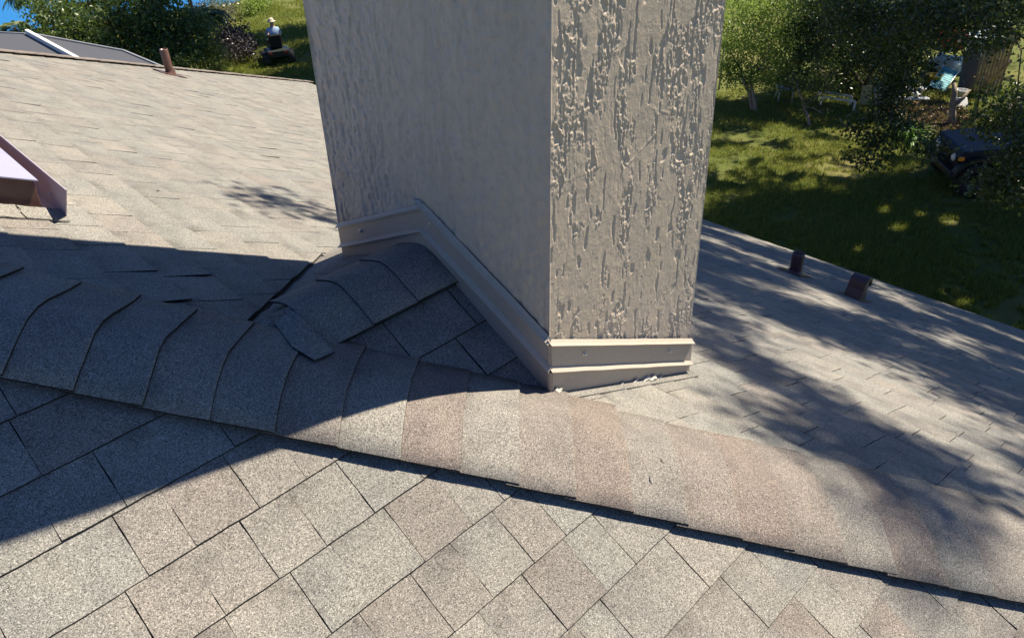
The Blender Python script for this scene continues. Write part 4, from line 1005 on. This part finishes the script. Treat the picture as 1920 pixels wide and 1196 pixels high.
# pale shed wall glimpsed through the leaves
a = ground(1545, 100); e = empty('shed', tuple(a)); tag(e, 'pale shed glimpsed through the dark trees', 'shed'); d = ground(1690, 112)-a; bk = Vector((d.y, -d.x, 0)).normalized()*-2.4
if bk.dot(Vector((CF[0], CF[1], 0))) < 0: bk = -bk
mb = MB(); mb.prism([Vector(), d, d+bk, bk], (0, 0, 2.0)); mb.build('wall', simple('pale_siding', (.62, .61, .56), .7), e)
mb = MB(); mb.prism([u*2.0-d*.04-bk*.08, u*2.0+d*1.04-bk*.08, u*2.6+d*1.04+bk*.5, u*2.6-d*.04+bk*.5], (0, 0, .06)); mb.build('roof', simple('shed_roof', (.3, .3, .3), .6), e)
mb = MB(); mb.prism([u*2.0-d*.04+bk*1.08, u*2.6-d*.04+bk*.505, u*2.6+d*1.04+bk*.505, u*2.0+d*1.04+bk*1.08], (0, 0, .06)); mb.build('roof', M_GREY, e)
mb = MB(); n_ = -bk.normalized()*.03; mb.prism([d*.55+n_, d*.7+n_, d*.7+u*1.8+n_, d*.55+u*1.8+n_], n_); mb.build('door', M_GREY, e)

# parked dark 4x4 under the oak, front towards the left
NAVY = simple('navy_car_paint', (.010, .013, .028), .45, 0, var=.1, spec=.35); GLASS = simple('dark_glass', (.01, .012, .015), .06, spec=.9)
AMBER = simple('amber_lens', (.85, .28, .02), .25)
fw = ground(1818, 372); rw = ground(2030, 372); ax = (rw-fw); ax.z = 0; ax.normalize()
e = empty('parked_car', tuple(fw), math.atan2(ax.y, ax.x)); tag(e, 'dark navy off road vehicle with amber marker parked under the oak', 'car')
side = -1                                            # near side is -Y of its own frame
def car_sec(pts, ys): pass
Wc = 1.65
mb = MB()
prof = [(-.42, .62), (-.46, .95), (-.38, 1.10), (.95, 1.20), (1.02, 1.22), (3.3, 1.22), (3.35, .62)]
mb.prism([(x_, .12, z_) for x_, z_ in prof], (0, Wc-.24, 0)); mb.build('body', NAVY, e, bevel=.03)
mb = MB(); mb.prism([(1.0, .18, 1.22), (1.28, .22, 1.80), (3.2, .22, 1.80), (3.3, .18, 1.22)], (0, Wc-.4, 0)); mb.build('cab', NAVY, e, bevel=.03)
mb = MB(); mb.prism([(1.16, .175, 1.28), (1.36, .205, 1.70), (2.1, .205, 1.70), (2.1, .175, 1.28)], (0, .012, 0)); mb.build('side_window', GLASS, e)
mb = MB(); mb.prism([(1.02, .25, 1.27), (1.24, .28, 1.74), (1.24, Wc-.28, 1.74), (1.02, Wc-.25, 1.27)], (-.02, 0, .008)); mb.build('windscreen', GLASS, e)
mb = MB(); mb.box((-.52, Wc/2, .55), (.14, Wc*.98, .16)); mb.build('bumper', M_BLACK, e, bevel=.02)
for wy in (0.0, Wc):
    for wx in (0.0, 2.45):
        R = Matrix.Rotation(math.pi/2, 3, 'X'); mb = MB()
        mb.lathe([(.24, -.12), (.36, -.13), (.42, -.10), (.43, 0), (.42, .10), (.36, .13), (.24, .12)], (wx, wy+(.02 if wy else -.02)+(.1 if not wy else -.1), .43), 24, R); wl = mb.build('wheel', M_RUBBER, e, smooth=True)
        mb = MB(); mb.lathe([(.001, -.06), (.08, -.07), (.09, -.05), (.22, -.06), (.245, -.10), (.245, .10), (.22, .06), (.001, .05)], (wx, wy+(.1 if not wy else -.1), .43), 18, R); mb.build('rim', M_BLACK, wl, smooth=True)
    for wx in (0.0, 2.45):
        arc = [(wx+.58*math.cos(a), .43+.56*math.sin(a)) for a in np.linspace(.25, math.pi-.25, 9)]
        arc2 = [(wx+.50*math.cos(a), .43+.49*math.sin(a)) for a in np.linspace(math.pi-.25, .25, 9)]
        mb = MB(); mb.prism([(x_, -.04 if not wy else Wc-.16, z_) for x_, z_ in arc+arc2], (0, .2, 0)); mb.build('wheel_flare', M_BLACK, e)
mb = MB(); mb.box((-.47, -.005, .98), (.12, .05, .09)); mb.build('marker_light', AMBER, e, bevel=.01)
for yy in (.38, Wc-.38):
    mb = MB(); mb.lathe([(.001, 0), (.09, 0), (.10, .02), (.08, .04), (.001, .05)], (-.45, yy, .88), 16, Matrix.Rotation(-math.pi/2, 3, 'Y')); mb.build('headlight', M_WHITE, e, smooth=True)
for k in range(7):
    mb = MB(); mb.box((-.47, Wc/2-.24+.08*k, .86), (.03, .035, .22)); mb.build('grille_slot', M_BLACK, e)
mb = MB(); mb.box((1.05, -.02, 1.30), (.1, .16, .14)); mb.build('mirror', M_BLACK, e, bevel=.02)

# ------------------------------------------------------------------ riding mower and its driver
P0 = ground(524, 118); fwd = Vector((CF[0], CF[1], 0)).normalized(); fwd = Matrix.Rotation(.35, 3, 'Z')@fwd
rz = math.atan2(fwd.y, fwd.x)
DKG = simple('dark_mower_paint', (.022, .028, .024), .4); 
e = empty('riding_mower', tuple(P0), rz); tag(e, 'dark riding lawn mower on the shaded lawn', 'lawn mower')
mb = MB(); mb.box((-.25, 0, .46), (.62, .86, .30)); mb.build('rear_body', DKG, e, bevel=.05)
mb = MB(); mb.prism([(.35, -.26, .32), (1.15, -.22, .32), (1.2, -.22, .68), (.55, -.26, .82), (.35, -.26, .8)], (0, .5, 0)); mb.build('hood', DKG, e, bevel=.05)
mb = MB(); mb.box((.32, 0, .26), (.95, 1.15, .16)); mb.build('cutting_deck', M_BLACK, e, bevel=.04)
mb = MB(); mb.box((-.1, 0, .68), (.46, .50, .10)); mb.build('seat', M_BLACK, e, bevel=.04)
mb = MB(); mb.box((-.33, 0, .92), (.10, .48, .48), Matrix.Rotation(-.2, 3, 'Y')); mb.build('backrest', M_BLACK, e, bevel=.04)
mb = MB(); mb.tube([(.55, 0, .75), (.42, 0, 1.0)], .02, 6); mb.build('steering_column', M_BLACK, e)
mb = MB(); mb.tube([(.42+.05*math.cos(a), .17*math.sin(a), 1.0+.16*math.cos(a)) for a in np.linspace(0, 2*math.pi, 17)], .014, 6); mb.build('steering_wheel', M_BLACK, e, smooth=True)
for wx, wy, wr, ww in ((-.3, .48, .27, .24), (-.3, -.48, .27, .24), (.95, .36, .19, .16), (.95, -.36, .19, .16)):
    R = Matrix.Rotation(math.pi/2, 3, 'X'); mb = MB(); mb.lathe([(wr*.5, -ww/2), (wr*.85, -ww/2), (wr, -ww*.3), (wr, ww*.3), (wr*.85, ww/2), (wr*.5, ww/2)], (wx, wy, wr), 18, R); wl = mb.build('wheel', M_RUBBER, e, smooth=True)
    mb = MB(); mb.lathe([(.001, -ww*.3), (wr*.5, -ww*.38), (wr*.5, ww*.38), (.001, ww*.3)], (wx, wy, wr), 12, R); mb.build('rim', M_GREY, wl, smooth=True)
for wy in (-.28, .28):
    mb = MB(); mb.box((-.565, wy, .50), (.02, .10, .06)); mb.build('tail_light', RED, e)
# driver: one skinned body
SKIN = simple('skin', (.42, .26, .19), .55, var=.05); SHIRT = simple('light_blue_shirt', (.33, .46, .66), .8, var=.08); TROU = simple('dark_trousers', (.03, .032, .04), .8); HATM = simple('straw_cap', (.55, .48, .38), .8)
pe = empty('person', tuple(P0), rz); tag(pe, 'person in light blue shirt and pale cap driving the mower', 'person')
J = {'pel': ((-.12, 0, .80), .15), 'wst': ((-.14, 0, .98), .14), 'chest': ((-.12, 0, 1.20), .165), 'neck': ((-.09, 0, 1.37), .065), 'head': ((-.07, 0, 1.47), .075), 'crown': ((-.07, 0, 1.60), .085),
     'hl': ((-.05, .11, .80), .10), 'kl': ((.34, .17, .84), .072), 'al': ((.42, .19, .44), .05), 'fl': ((.56, .2, .39), .045),
     'hr': ((-.05, -.11, .80), .10), 'kr': ((.34, -.17, .84), .072), 'ar': ((.42, -.19, .44), .05), 'fr': ((.56, -.2, .39), .045),
     'sl': ((-.11, .19, 1.30), .065), 'el': ((.02, .27, 1.07), .05), 'wl': ((.26, .19, 1.04), .036), 'pl': ((.36, .16, 1.06), .036),
     'sr': ((-.11, -.19, 1.30), .065), 'er': ((.02, -.27, 1.07), .05), 'wr': ((.26, -.19, 1.04), .036), 'pr': ((.36, -.16, 1.06), .036)}
E = [('pel', 'wst'), ('wst', 'chest'), ('chest', 'neck'), ('neck', 'head'), ('head', 'crown'), ('pel', 'hl'), ('hl', 'kl'), ('kl', 'al'), ('al', 'fl'), ('pel', 'hr'), ('hr', 'kr'), ('kr', 'ar'), ('ar', 'fr'), ('chest', 'sl'), ('sl', 'el'), ('el', 'wl'), ('wl', 'pl'), ('chest', 'sr'), ('sr', 'er'), ('er', 'wr'), ('wr', 'pr')]
keys = list(J)
for sgn, s_ in ((1, 'pl'), (-1, 'pr')):              # fingers
    for k in range(4):
        a = np.array(J[s_][0]); kk = f'{s_}{k}'; J[kk] = (tuple(a+np.array([.055-.006*abs(k-1.5), sgn*(.03-.02*k), .012])), .0095); J[kk+'t'] = (tuple(a+np.array([.075, sgn*(.03-.02*k), -.025])), .008); E += [(s_, kk), (kk, kk+'t')]
    J[s_+'th'] = (tuple(np.array(J[s_][0])+np.array([.03, -sgn*.045, .02])), .0105); E.append((s_, s_+'th'))
keys = list(J); me = bpy.data.meshes.new('body'); me.from_pydata([J[k][0] for k in keys], [(keys.index(a), keys.index(b_)) for a, b_ in E], []); me.update()
bo = bpy.data.objects.new('body_skin', me); COL.objects.link(bo)
md = bo.modifiers.new('skin', 'SKIN'); sv = me.skin_vertices[0].data
for i, k in enumerate(keys): sv[i].radius = (J[k][1], J[k][1]); sv[i].use_root = (k == 'pel')
bo.modifiers.new('sub', 'SUBSURF').levels = 1
dg = bpy.context.evaluated_depsgraph_get(); dg.update(); me2 = bpy.data.meshes.new_from_object(bo.evaluated_get(dg)); bpy.data.objects.remove(bo)
me2.name = 'body'
for m_ in list(me2.materials): pass
me2.materials.clear()
for m_ in (SHIRT, TROU, SKIN): me2.materials.append(m_)
for p in me2.polygons:
    c = p.center; p.use_smooth = True
    p.material_index = 2 if (c.z > 1.36 or c.x > .05 and c.z > .96) else (1 if c.z < .90 else 0)
bo = bpy.data.objects.new('body', me2); COL.objects.link(bo); bo.parent = pe
mb = MB(); mb.lathe([(.001, .115), (.07, .10), (.10, .05), (.108, .0), (.17, -.015), (.165, -.022), (.10, -.012)], (-.07, 0, 1.585), 16); mb.build('cap', HATM, pe, smooth=True)
mb = MB(); mb.tube([(.03, 0, 1.50), (.06, 0, 1.475), (.03, 0, 1.465)], [.012, .016, .012], 6); mb.build('nose', SKIN, pe, smooth=True)

# tiny debris on the roof: bits of leaf
for i, (px, py) in enumerate(((1240, 883), (298, 362))):
    v = ray(px, py); 
    n_ = np.array([S, 0, 1.]); t_ = (CRf-CZ)/(v@n_); p = CAMP+v*t_+np.array([0, 0, .045 if i == 0 else .012])
    mb = MB(); p = Vector(p); mb.tube([(-.012, 0, 0), (0, .004, .003), (.012, 0, .001)], [.001, .003, .001], 6)
    e = empty('twig', tuple(p), 1.2+i); tag(e, ('dark dry twig bit lying on the sunlit hip caps', 'dark dry bit lying on the far bright slope')[i], 'twig'); mb.build('stick', M_BARK, e)
